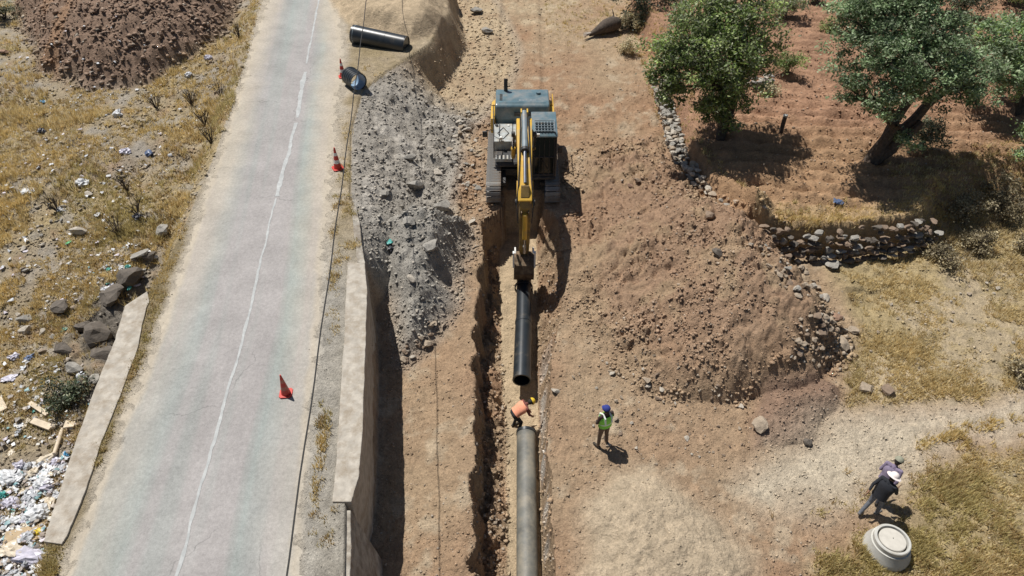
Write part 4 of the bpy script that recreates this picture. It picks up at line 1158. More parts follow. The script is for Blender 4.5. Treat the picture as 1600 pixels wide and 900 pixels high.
def dome(headinfo, r, mat_, name, root, brim=0.0, brim_all=False, peak=1.0):
    head, up, face, side = headinfo
    c = head + up * 0.03 - face * 0.012
    R_ = []
    if brim_all:
        R_.append((c - up * 0.012, side, face, r + brim, r + brim)); R_.append((c + up * 0.0, side, face, r + brim * 0.5, r + brim * 0.5))
    for k in range(7):
        t = k / 6 * math.pi / 2 * 0.97
        R_.append((c + up * r * peak * math.sin(t) + up * 0.005, side, face, r * math.cos(t), r * 1.06 * math.cos(t)))
    o = shell(R_, 20, 0.006).build(name, mat_, root, angle=70)
    if brim and not brim_all:
        vs = []; 
        for z in (0.0, 0.008):
            for k in range(9):
                w_ = math.pi * (0.1 + 0.8 * k / 8)
                vs.append(c + side * math.cos(w_) * r + face * math.sin(w_) * r + up * (z))
            for k in range(9):
                w_ = math.pi * (0.1 + 0.8 * k / 8)
                vs.append(c + side * math.cos(w_) * r * 0.95 + face * (math.sin(w_) * r + brim * math.sin(w_)) + up * (z - 0.02))
        fs = []
        for b_ in (0, 18):
            fs += [(b_ + k, b_ + k + 1, b_ + 9 + k + 1, b_ + 9 + k) for k in range(8)]
        fs += [(9 + k, 9 + k + 1, 27 + k + 1, 27 + k) for k in range(8)]
        MB().add(vs, fs, True).build('cap_peak', mat_, o)
    return o

def fab(name, c, v=0.2): return mat(name, c, 0.85, var=v, scale=14)
SKIN = fab('skin', (0.30, 0.17, 0.11), 0.1); HAIR = fab('dark_hair', (0.02, 0.016, 0.013)); BOOT = fab('dark_boots', (0.05, 0.04, 0.03))
STAND = dict(pelvis=(0, 0, 0.94), chest=(0, 0.01, 1.30), neck=(0, 0.01, 1.49), head=(0, 0.03, 1.63),
             shoulder_l=(-0.19, 0.0, 1.42), shoulder_r=(0.19, 0.0, 1.42), elbow_l=(-0.25, -0.03, 1.13), elbow_r=(0.25, -0.03, 1.13),
             wrist_l=(-0.24, 0.08, 0.90), wrist_r=(0.24, 0.08, 0.90), hip_l=(-0.09, 0, 0.90), hip_r=(0.09, 0, 0.90),
             knee_l=(-0.11, 0.03, 0.49), knee_r=(0.11, 0.03, 0.49), ankle_l=(-0.12, -0.01, 0.085), ankle_r=(0.12, -0.01, 0.085),
             toe_l=(-0.14, 0.17, 0.045), toe_r=(0.14, 0.17, 0.045))

# man in the green vest, standing beside the trench, turned away to the left
J = dict(STAND)
J.update(elbow_l=(-0.27, 0.04, 1.15), wrist_l=(-0.14, 0.22, 1.03), elbow_r=(0.30, 0.06, 1.17), wrist_r=(0.16, 0.24, 1.06), hand_l=(0.8, 0.5, 0.1), hand_r=(-0.8, 0.5, 0.1), thumb=(0, 0.2, 1),
         knee_l=(-0.13, 0.02, 0.49), ankle_l=(-0.17, -0.02, 0.085), toe_l=(-0.21, 0.15, 0.045), ankle_r=(0.15, 0.0, 0.085), knee_r=(0.13, 0.03, 0.49), toe_r=(0.20, 0.17, 0.045))
p = G(941, 695)
root, hd, inf = person('man in bright green safety vest and blue cap standing beside the trench', p, math.radians(28), J,
                       [SKIN, fab('dark_brown_shirt', (0.055, 0.035, 0.028)), fab('brown_trousers', (0.15, 0.105, 0.07)), BOOT, HAIR], 0.95)
vest = torso_shell(inf, fab('green_vest', (0.30, 0.80, 0.10), 0.08), 'safety_vest', root, 0.025, 0.05)
pel, chest, neck, xr, V_ = inf
RB = fab('silver_reflective_band', (0.78, 0.82, 0.74), 0.05)
ax = (chest - pel).normalized(); ay = ax.cross(xr).normalized()
shell([(pel + (chest - pel) * t, xr, ay, 0.215, 0.158) for t in (0.42, 0.55)], 24, 0.004).build('reflective_band', RB, vest, angle=60)
for k in (-1, 1):
    MB().tube([chest + xr * 0.11 * k + ay * 0.165 - ax * 0.1, chest + xr * 0.11 * k + ay * 0.13 + ax * 0.1, chest + xr * 0.10 * k + ax * 0.165, chest + xr * 0.11 * k - ay * 0.13 + ax * 0.1, chest + xr * 0.11 * k - ay * 0.165 - ax * 0.1], 0.028, 8).build('reflective_band', RB, vest)
dome(hd, 0.112, fab('blue_cap', (0.025, 0.04, 0.22), 0.1), 'cap', root, 0.08)

# worker bending at the pipe joint
J = dict(STAND)
J.update(pelvis=(0, -0.10, 0.84), chest=(0, 0.22, 1.06), neck=(0, 0.38, 1.14), head=(0, 0.51, 1.17), face=(0, 0.5, -1),
         shoulder_l=(-0.19, 0.29, 1.10), shoulder_r=(0.19, 0.29, 1.10), elbow_l=(-0.23, 0.36, 0.82), elbow_r=(0.23, 0.36, 0.82),
         wrist_l=(-0.15, 0.48, 0.62), wrist_r=(0.15, 0.48, 0.62), hip_l=(-0.10, -0.10, 0.80), hip_r=(0.10, -0.10, 0.80),
         knee_l=(-0.14, 0.06, 0.45), knee_r=(0.14, 0.10, 0.45), ankle_l=(-0.15, -0.06, 0.085), ankle_r=(0.15, 0.02, 0.085), toe_l=(-0.18, 0.12, 0.045), toe_r=(0.19, 0.20, 0.045))
wx, wy = 0.16, 14.2
root, hd, inf = person('worker in orange vest and yellow helmet bending over the pipe end in the trench', (wx, wy, zat(wx, wy)), math.radians(-68), J,
                       [SKIN, fab('dark_red_shirt', (0.16, 0.05, 0.04)), fab('black_trousers', (0.02, 0.02, 0.024)), BOOT, HAIR], 0.95)
torso_shell(inf, fab('orange_vest', (0.80, 0.33, 0.20), 0.1), 'safety_vest', root, 0.025, 0.1)
dome(hd, 0.118, mat('yellow_helmet', (0.72, 0.50, 0.04), 0.35, var=0.05), 'helmet', root, 0.05)

# two people walking away along the path
J = dict(STAND)
J.update(chest=(0, 0.09, 1.29), neck=(0, 0.15, 1.47), head=(0, 0.21, 1.60), face=(0, 1, -0.3), shoulder_l=(-0.19, 0.10, 1.41), shoulder_r=(0.19, 0.10, 1.41),
         elbow_l=(-0.26, -0.08, 1.16), wrist_l=(-0.22, -0.24, 0.98), hand_l=(0, -0.6, -0.8), elbow_r=(0.26, 0.20, 1.15), wrist_r=(0.17, 0.42, 1.08), hand_r=(-0.2, 0.9, 0.1), thumb=(0, 0.3, 1),
         knee_l=(-0.11, -0.06, 0.50), ankle_l=(-0.12, -0.30, 0.15), toe_l=(-0.13, -0.15, 0.045), knee_r=(0.11, 0.12, 0.50), ankle_r=(0.11, 0.14, 0.085), toe_r=(0.13, 0.32, 0.045))
p = G(1358, 802)
root, hd, inf = person('walking person in white brimmed hat, black jacket and grey trousers beside the manhole', p, math.radians(-58), J,
                       [SKIN, fab('black_jacket', (0.018, 0.02, 0.026)), fab('grey_trousers', (0.13, 0.14, 0.16)), fab('grey_shoes', (0.16, 0.15, 0.14)), HAIR], 0.95)
torso_shell(inf, fab('black_coat', (0.016, 0.018, 0.024)), 'jacket', root, 0.018, -0.25)
dome(hd, 0.115, fab('white_hat', (0.78, 0.70, 0.66), 0.06), 'hat', root, 0.075, True)
J2 = dict(J)
J2.update(elbow_l=(-0.25, 0.03, 1.14), wrist_l=(-0.17, 0.24, 1.06), hand_l=(0.3, 0.9, 0.1), elbow_r=(0.25, -0.06, 1.14), wrist_r=(0.22, -0.16, 0.93), hand_r=(0, -0.5, -0.9))
for a, b_ in (('l', 'r'), ('r', 'l')):
    for jn in ('knee_', 'ankle_', 'toe_'):
        v = J[jn + a]; J2[jn + b_] = (-v[0], v[1] * 0.6, v[2] if jn != 'ankle_' else min(v[2], 0.12))
p = G(1367, 779)
root, hd, inf = person('person in olive cap and mauve shirt walking just beyond the white-hatted walker', p, math.radians(-50), J2,
                       [SKIN, fab('mauve_shirt', (0.22, 0.18, 0.26)), fab('dark_trousers', (0.04, 0.04, 0.05)), BOOT, HAIR], 0.95)
torso_shell(inf, fab('mauve_overshirt', (0.24, 0.20, 0.28)), 'shirt', root, 0.014, -0.1)
dome(hd, 0.115, fab('olive_cap', (0.27, 0.27, 0.20), 0.15), 'cap', root, 0.085)
# ------------------------------------------------------------------ vegetation
def leaves(name, centres, radii, per, size, pal, parent, flat=0.75, droop=0.0):
    """leaf quads gathered in twig clusters through each clump's volume"""
    Vs = []; Cs = []
    for (c, r) in zip(centres, radii):
        ns = max(6, int(20 * r ** 1.6))
        u = RNG.normal(size=(ns, 3)); u /= np.linalg.norm(u, axis=1)[:, None]
        rad = r * RNG.uniform(0.3, 1.25, (ns, 1)) ** 0.8
        sub = np.array(c) + u * rad * np.array([1, 1, flat])
        shade = RNG.uniform(0.5, 1.5, ns)
        k = RNG.integers(0, ns, int(per * r ** 2))
        pos = sub[k] + RNG.normal(size=(len(k), 3)) * np.array([1, 1, 0.7]) * 0.16 * max(r, 0.6) ** 0.5
        n = len(k)
        nrm = RNG.normal(size=(n, 3)) * 0.8 + np.array([0, 0, 0.9]); nrm /= np.linalg.norm(nrm, axis=1)[:, None]
        t = np.cross(nrm, RNG.normal(size=(n, 3))); t /= np.linalg.norm(t, axis=1)[:, None] + 1e-9
        b_ = np.cross(nrm, t)
        s = size * RNG.uniform(0.6, 1.4, (n, 1))
        q = np.stack([pos - t * s, pos - b_ * s * 0.45, pos + t * s, pos + b_ * s * 0.45], 1)
        Vs.append(q.reshape(-1, 3))
        pi = RNG.integers(0, len(pal), n)
        cc = 1.5 * np.array(pal)[pi] * (shade[k] * RNG.uniform(0.8, 1.2, n))[:, None]
        Cs.append(np.repeat(cc, 4, 0))
    V = np.concatenate(Vs); Cc = np.concatenate(Cs)
    F = np.arange(len(V)).reshape(-1, 4)
    return link(name, np_mesh(name, V, F, Cc), M['leaf'], parent)

def limb_pts(a, b, sag, n=6, wob=0.12):
    a = Vector(a); b = Vector(b); out = []
    for i in range(n):
        t = i / (n - 1)
        p = a.lerp(b, t)
        p.z += sag * math.sin(t * math.pi)
        if 0 < i < n - 1: p += Vector((random.uniform(-wob, wob), random.uniform(-wob, wob), random.uniform(-wob, wob) * 0.5))
        out.append(p)
    return out

def tree(name, label, base, forks, clumps, per, size, pal, r0=0.22, cat='tree', group=None, flat=0.8):
    base = Vector(base)
    root = empty(name, base); tag(root, label, cat, group)
    tb = MB()
    fk = [Vector(f) for f in forks]
    for f in fk:
        pts = limb_pts(base + Vector((random.uniform(-.08, .08), random.uniform(-.08, .08), -0.2)), f, 0.05, 6, 0.08)
        tb.tube([p - base for p in pts], [r0 * (1.15 - 0.5 * i / 5) for i in range(6)], 9)
    tb.build('trunk', M['bark'], root)
    lb = MB()
    for (c, r) in clumps:
        c = Vector(c)
        f = min(fk, key=lambda q: (q - c).length)
        pts = limb_pts(f, c, 0.15, 6, 0.15)
        lb.tube([p - base for p in pts], [r0 * 0.5 * (1 - 0.75 * i / 5) for i in range(6)], 6)
        for k in range(5):
            v = Vector((random.gauss(0, 1), random.gauss(0, 1), random.gauss(0, 0.8))).normalized() * r * 0.85
            lb.tube([p - base for p in limb_pts(pts[3 + k % 3], c + v, 0.05, 4, 0.06)], [r0 * 0.16, r0 * 0.12, r0 * 0.08, r0 * 0.03], 5)
    lb.build('limbs', M['bark'], root)
    leaves('crown', [np.array(Vector(c) - base) for c, r in clumps], [r for c, r in clumps], per * 1.3, size * 0.70, pal, root, flat)
    return root

OLIVE = [(0.135, 0.19, 0.095), (0.165, 0.22, 0.115), (0.11, 0.165, 0.075), (0.21, 0.245, 0.155)]
GREEN = [(0.14, 0.20, 0.055), (0.185, 0.235, 0.07), (0.11, 0.165, 0.045), (0.20, 0.235, 0.10)]
GREYG = [(0.165, 0.175, 0.11), (0.12, 0.14, 0.08), (0.19, 0.195, 0.135)]
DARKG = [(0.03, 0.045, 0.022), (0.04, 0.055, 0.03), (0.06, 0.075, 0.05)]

SHADE_SCRUB_TUFT = [(0.20, 0.165, 0.10), (0.15, 0.125, 0.08), (0.26, 0.22, 0.13)]  # browns for scrub added in place of tree shade, and for one tuft
STRAW = [(0.42, 0.37, 0.22), (0.36, 0.31, 0.18), (0.48, 0.43, 0.28)]
b0 = G(1125, 218)
yk = b0.y
cl = [(RY(px, py, yk + dy), r) for px, py, dy, r in ((1060, 85, -.3, 1.25), (1045, 120, -.6, .9), (1090, 50, .3, 1.5), (1130, 35, .4, 1.5), (1160, 70, .2, 1.4), (1120, 90, -.6, 1.5), (1085, 110, -.8, 1.1), (1150, 110, -.8, 1.3), (1175, 40, .8, 1.2), (1115, 135, -1.0, 1.0), (1140, 150, -.7, .85), (1180, 95, .3, .9), (1100, 10, 1.2, 1.3), (1150, 0, 1.0, 1.2), (1125, 170, -.5, .7), (1105, 65, 0, 1.3), (1100, 165, -.6, .7), (1145, 185, -.5, .6), (1040, 145, -.9, .6))]
tree('broadleaf_tree', 'bushy bright green tree beside the low stone wall right of the excavator', b0, [b0 + Vector((-.35, 0, 2.3)), b0 + Vector((.35, .2, 2.6)), b0 + Vector((0.0, -.2, 2.2))], cl, 1250, 0.10, GREEN + GREYG[:2], 0.17)

b0 = G(1360, 252)
yk = b0.y
cl = [(RY(px, py, yk + dy), r) for px, py, dy, r in ((1345, 40, .5, 1.3), (1380, 20, .8, 1.4), (1425, 25, .8, 1.4), (1460, 45, .5, 1.3), (1350, 85, -.3, 1.2), (1385, 100, -1, 1.0), (1430, 85, -.6, 1.3), (1470, 85, 0, 1.2), (1350, 150, -1.2, .95), (1375, 165, -1.2, .7), (1335, 145, -.8, .6), (1415, 130, -1.2, 1.0), (1455, 125, -.8, 1.0), (1495, 140, -.6, .85), (1520, 150, -.3, .7), (1505, 100, .4, 1.1), (1540, 110, .8, 1.0), (1400, -20, 1.6, 1.4), (1450, -10, 1.5, 1.2), (1345, 5, 1.2, 1.1), (1490, 60, .9, 1.0), (1420, 215, -1.4, .55))]
tree('olive_tree', 'large spreading grey-green tree with forked dark trunk on the ploughed field', b0, [b0 + Vector((.45, 0, 1.5)), b0 + Vector((1.5, .1, 1.7)), b0 + Vector((.9, .4, 2.6)), b0 + Vector((2.2, .5, 2.9))], cl, 1350, 0.095, OLIVE, 0.24)

b0 = G(1585, 175)
yk = b0.y
cl = [(RY(px, py, yk + dy), r) for px, py, dy, r in ((1550, 70, 0, 1.2), (1585, 60, .3, 1.3), (1620, 80, .3, 1.4), (1570, 100, -.5, 1.1), (1600, 115, -.6, 1.1), (1640, 50, .6, 1.4), (1540, 45, .5, .9), (1575, 135, -.7, .7))]
tree('olive_tree', 'pale green tree at the right edge touching the large forked tree', b0, [b0 + Vector((-.3, 0, 1.6)), b0 + Vector((.5, 0, 1.8))], cl, 1150, 0.10, OLIVE + GREEN[:1], 0.18)

b0 = G(1640, 300)
yk = b0.y
cl = [(RY(px, py, yk + dy), r) for px, py, dy, r in ((1640, 210, 0, 1.2), (1615, 235, -.3, .55), (1680, 190, .2, 1.3), (1660, 240, -.4, .9))]
tree('olive_tree', 'green branch tips of a tree cut off by the right edge beside the wall', b0, [b0 + Vector((0, 0, 1.2))], cl, 1200, 0.09, OLIVE + GREEN[:2], 0.16)

b0 = G(1000, 55)
yk = b0.y + 1.5
cl = [(RY(px, py, yk + dy), r) for px, py, dy, r in ((1005, 0, 0, 1.3), (1035, -5, .3, 1.5), (1000, 30, -.6, .9), (1030, 35, -.6, 1.2), (1060, 15, 0, 1.3), (985, -20, .5, 1.2), (1045, 60, -.8, .9))]
tree('evergreen_tree', 'dark shaded evergreen at the top edge beyond the rotten log', G(1025, 70), [RY(1015, 30, yk), RY(1035, 30, yk)], cl, 1050, 0.09, DARKG, 0.16)

for (px, py, r, lab, pal) in ((1228, 115, 0.75, 'small bright green shrub with dark shadow in the ploughed field', GREEN), (1224, 30, 1.1, 'grey-green bush at the top edge of the ploughed field', GREYG + GREEN[:1]),
                              (1296, 50, 0.5, 'tiny upright green sapling between the bush and the large tree', GREEN), (1505, 25, 1.3, 'dark rounded bush at the top edge behind the large tree', DARKG + GREYG[:1]),
                              (1575, 8, 1.2, 'yellow-green bush in the top right corner', GREEN), (108, 628, 0.62, 'dark green thorny bush growing against the concrete parapet', DARKG + GREYG[:1]),
                              (1265, 5, 0.7, 'dark little bush at the top edge of the field', DARKG), (8, 30, 1.0, 'olive green bush in the top left corner beside the earth heap', GREYG), (1440, 232, 0.9, 'low dark scrub in the shade under the large tree', GREYG + DARKG[:1]),
                              (1500, 345, 0.8, 'dark brown scrub added in place of tree shade on the bank right of the terrace wall', SHADE_SCRUB_TUFT), (1560, 330, 0.9, 'dark scrub added in place of tree shade on the bank near the right edge', SHADE_SCRUB_TUFT), (1590, 390, 0.8, 'dark scrub added in place of tree shade at the right edge above the meadow', SHADE_SCRUB_TUFT),
                              (1470, 415, 0.6, 'low dark scrub added in place of tree shade in the meadow below the bank', SHADE_SCRUB_TUFT), (1530, 395, 0.7, 'low brown scrub added in place of tree shade in the meadow between its two neighbours', SHADE_SCRUB_TUFT), (1590, 590, 0.5, 'low dark tuft at the right edge beside the track', SHADE_SCRUB_TUFT),
                              (975, 85, 0.6, 'pale straw-coloured dry bush beside the dark evergreen', STRAW), (985, 45, 0.7, 'pale dry bush right of the rotten log', STRAW), (1200, 150, 0.5, 'pale dry tuft beside the short wall heap', STRAW)):
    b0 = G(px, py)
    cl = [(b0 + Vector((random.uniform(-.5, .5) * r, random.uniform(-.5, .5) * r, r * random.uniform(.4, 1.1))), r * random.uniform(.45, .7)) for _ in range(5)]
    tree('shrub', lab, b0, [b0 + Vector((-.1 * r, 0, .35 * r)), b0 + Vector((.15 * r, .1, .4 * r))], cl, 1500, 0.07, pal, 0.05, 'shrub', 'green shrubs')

# dead twig bushes along the left verge
dead = [(320, 195), (300, 165), (200, 300), (215, 335), (245, 170), (330, 225), (90, 330), (345, 150), (375, 60), (185, 365)]
where = ['nearest the asphalt edge on the upper left verge', 'just up the verge from the one nearest the asphalt', 'in dry grass right of the crumpled white bag', 'beside the black bag in the verge grass', 'below the pale grey bag at the earth heap foot', 'at the road shoulder, lowest of the roadside dead bushes',
         'near the torn white sheet close to the left edge', 'at the road shoulder level with the heap foot', 'at the road shoulder near the top edge', 'above the grey rock face under the verge']
for i, (px, py) in enumerate(dead):
    b0 = G(px, py)
    root = empty('dead_bush', b0)
    tag(root, 'leafless brown dead bush ' + where[i], 'dead bush', 'dead bushes on the left verge')
    mb = MB()
    for k in range(14):
        a = random.uniform(0, 6.28); h_ = random.uniform(.35, .95); s = random.uniform(.15, .5)
        e = Vector((math.cos(a) * s, math.sin(a) * s, h_))
        mid = e * 0.5 + Vector((random.uniform(-.07, .07), random.uniform(-.07, .07), .05))
        mb.tube([(0, 0, -.05), mid, e], [.016, .011, .005], 5)
        for q in range(2):
            mb.tube([mid, mid + Vector((random.uniform(-.2, .2), random.uniform(-.2, .2), random.uniform(.1, .35)))], [.009, .004], 4)
    mb.build('twigs', M['bark'], root)

# ------------------------------------------------------------------ dry grass: nobody could count it
def scatter(n, x0, x1, y0, y1):
    """candidate ground points, denser towards the camera like the tessellation"""
    v = RNG.uniform(-180, 1060, n)
    tab_p = np.linspace(-200, 1080, 300); tab_y = np.array([yat(800, q, 0.3) for q in tab_p])
    y = np.interp(v, tab_p, tab_y)
    w = 0.75 * (y * math.cos(TH) + math.sin(TH) * (CAMZ - T * y)) * 1.18
    x = RNG.uniform(-1, 1, n) * w
    return x, y

PARAPET = XY([(230, 455), (194, 478), (180, 530), (150, 602), (121, 680), (95, 762), (72, 832), (68, 846), (96, 850), (104, 838), (132, 770), (158, 690), (190, 612), (214, 545), (228, 482), (233, 470)], 2.03)
def grass_mask(x, y, d):
    n = fbm(x, y, 0.5, 301, 4); n2 = fbm(x, y, 1.6, 303, 3)
    left = x < d['xc']
    g = np.zeros_like(x)
    lz = left & (d['plat'] > 0.0)
    g[lz] = (np.clip(0.55 + 1.3 * n + 0.8 * n2, 0, 1) * np.interp(y, [8, 13, 16, 20], [0.08, 0.35, 0.9, 1]) * 1.15)[lz]
    g[lz & (d['heap_l'] < 0.1)] = 0
    edge = (d['plat'] < 0) & (d['road'] > 0.55)
    g[edge] = (np.clip(0.35 + 1.2 * n2 + 0.6 * n, 0, 1) * 0.8)[edge]
    g[edge & left & (y < 20)] += 0.5
    vg = edge & ~left & (y > Y_B - 0.2) & (y < 23.5)
    g[vg] += 0.3 + 0.9 * n2[vg]
    g[edge & (d['plat'] > -0.75) & ~left & (y < Y_B)] *= 0.12
    g[edge & (y > 27) & ~left] *= 0.05
    g = np.maximum(g, smooth(0.2, -0.3, d['grass_r']) * np.clip(0.45 + 1.0 * n + 0.9 * n2, 0, 1))
    g = np.maximum(g, smooth(2.2, 0.0, d['grass_br']) * (x > 6.5) * np.clip(n + 0.6 * n2 - 0.05, 0, 1) * 0.8)
    g = np.maximum(g, smooth(0.2, -0.3, d['grass_br']) * np.clip(0.5 + 1.2 * n + 0.9 * n2, 0, 1))
    g = g * (1 - 0.92 * smooth(0.3, -0.2, d['path']))
    g = np.maximum(g, (sdpoly(x, y, MIDGR) < 0) * 0.6 * np.clip(0.6 + n2, 0, 1))
    fe = smooth(-1.5, -0.4, d['field']) * (d['field'] < 0) * (x > 7)
    g = np.maximum(g, fe * np.clip(0.7 + n2, 0, 1) * 0.95)
    g = np.maximum(g, (x > P(1430, 330, FIELDH)[0]) * smooth(-3.5, -2.2, d['field']) * smooth(1.5, 0.5, d['field']) * 0.9)
    g = np.maximum(g, smooth(1.0, 0.2, d['field']) * (d['field'] > 0) * (x > 7) * (x < 10.5) * 0.6)
    g = np.maximum(g, (smooth(37, 41, y) * (x > 2) * (x < 8) * 0.5 * np.clip(0.5 + n2, 0, 1)))
    g[d['heap_r'] < 0] = 0
    g = g * (1 - 0.8 * (sdpoly(x, y, BANK) < -0.1))
    g[sdpoly(x, y, PARAPET) < 0.03] = 0
    g[(d['plat'] > -0.72) & (d['plat'] < 0.05) & ~left & (y < Y_B) & (y > 9.2)] = 0
    g[(d['road'] < 0.2) & (d['plat'] < 0)] = 0
    g[d['sandtop'] < 0.2] = 0
    return g

def grass_obj():
    x, y = scatter(190000, 0, 0, 0, 0)
    d = fields(x, y)
    keep = RNG.uniform(0, 1, len(x)) < grass_mask(x, y, d)
    x = x[keep]; y = y[keep]; d = {k: v[keep] for k, v in d.items()}
    z = T * y + height(x, y, d)
    n = len(x); nb = 11
    tall = np.clip(0.5 + fbm(x, y, 0.7, 311, 3) * 1.2, 0.15, 1.1)
    near = np.where(d['grass_br'] < 0, 0.72, np.where(x < d['xc'], 1.05, 0.65))
    near = np.where((d['plat'] < 0), 0.5, near)
    L_ = (0.10 + 0.22 * tall) * near
    base = np.repeat(np.stack([x, y, z], 1), nb, 0); N = len(base)
    base[:, :2] += RNG.normal(size=(N, 2)) * 0.055
    a = RNG.uniform(0, 2 * np.pi, N); lean = RNG.uniform(0.15, 1.0, N)
    ln = np.repeat(L_, nb) * RNG.uniform(0.5, 1.3, N)
    dirv = np.stack([np.cos(a) * lean, np.sin(a) * lean, np.ones(N)], 1); dirv /= np.linalg.norm(dirv, axis=1)[:, None]
    tip = base + dirv * ln[:, None]
    s = np.stack([-np.sin(a), np.cos(a), np.zeros(N)], 1) * (0.010 + 0.010 * RNG.uniform(0, 1, N))[:, None]
    base[:, 2] -= 0.02
    V = np.stack([base - s, base + s, tip], 1).reshape(-1, 3)
    pal = np.array([(0.70, 0.55, 0.26), (0.62, 0.48, 0.21), (0.78, 0.65, 0.37), (0.50, 0.37, 0.18), (0.56, 0.47, 0.22)])
    hue = np.clip(((fbm(x, y, 0.4, 321, 3) + 0.5) * 5 + RNG.normal(size=n) * 0.9).astype(int), 0, 4)
    right = (d['grass_r'] < 0.4)
    c = pal[hue]
    c[right] = c[right] * 0.55 + np.array([0.66, 0.55, 0.33]) * 0.45
    cb = np.repeat(c, nb, 0) * RNG.uniform(0.75, 1.2, (N, 1))
    F = np.arange(len(V)).reshape(-1, 3)
    o = link('dry_grass', np_mesh('dry_grass', V, F, np.repeat(cb, 3, 0)), M['grass'])
    tag(o, 'dry yellow grass growing over verges and meadow', 'grass', kind='stuff')
grass_obj()
# ------------------------------------------------------------------ stones
import bmesh
def rock_mesh(seed, sub=2, cuts=11, squash=0.75):
    rg = np.random.default_rng(seed)
    bm = bmesh.new(); bmesh.ops.create_icosphere(bm, subdivisions=sub, radius=1.0)
    dirs = rg.normal(size=(cuts, 3)); dirs /= np.linalg.norm(dirs, axis=1)[:, None]
    lim = rg.uniform(0.42, 0.78, cuts)
    st = rg.uniform(0.75, 1.2, 3)
    for v in bm.verts:
        p = np.array(v.co)
        for dvec, l in zip(dirs, lim):
            q = p @ dvec
            if q > l: p = p - dvec * (q - l)
        p = p * st + rg.normal(size=3) * 0.035
        p[2] *= squash
        v.co = p
    me = bpy.data.meshes.new('stone'); bm.to_mesh(me); bm.free()
    return me
def rock_mat(name, c): return mat(name, c, 0.92, var=0.3, scale=3.0, dirt=tuple(x * 0.6 for x in c), dirt_amt=0.3, bump=0.6, bscale=9)
RM = {'tan': rock_mat('tan_stone', (0.36, 0.29, 0.215)), 'grey': rock_mat('grey_stone', (0.31, 0.29, 0.255)), 'pale': rock_mat('pale_stone', (0.46, 0.41, 0.34)),
      'red': rock_mat('reddish_stone', (0.30, 0.19, 0.13)), 'dark': rock_mat('dark_stone', (0.13, 0.11, 0.09)), 'brown': rock_mat('brown_stone', (0.24, 0.175, 0.125))}
ROCKS = {}
def rock_me(k, var):
    if (k, var) not in ROCKS:
        me = rock_mesh(1000 + var); me.materials.append(RM[k]); ROCKS[(k, var)] = me
    return ROCKS[(k, var)]
def stone(name, px, py, wpx, k, label, group=None, sq=1.0, sink=0.25, cat='stone', asp=1.0):
    p = G(px, py + wpx * 0.25)
    dep = p.y * math.cos(TH) - (p.z - CAMZ) * math.sin(TH)
    r = wpx / 2 * dep / FPX
    o = link(name, rock_me(k, random.randrange(8)))
    o.scale = (r * 1.15, r * 1.15 * asp, r * 1.15 * sq)
    o.location = (p.x, p.y, p.z + r * 0.75 * sq * (1 - sink) * 0.9)
    o.rotation_euler = (random.uniform(-.3, .3), random.uniform(-.3, .3), random.uniform(0, 6.28))
    tag(o, label, cat, group)
    return o
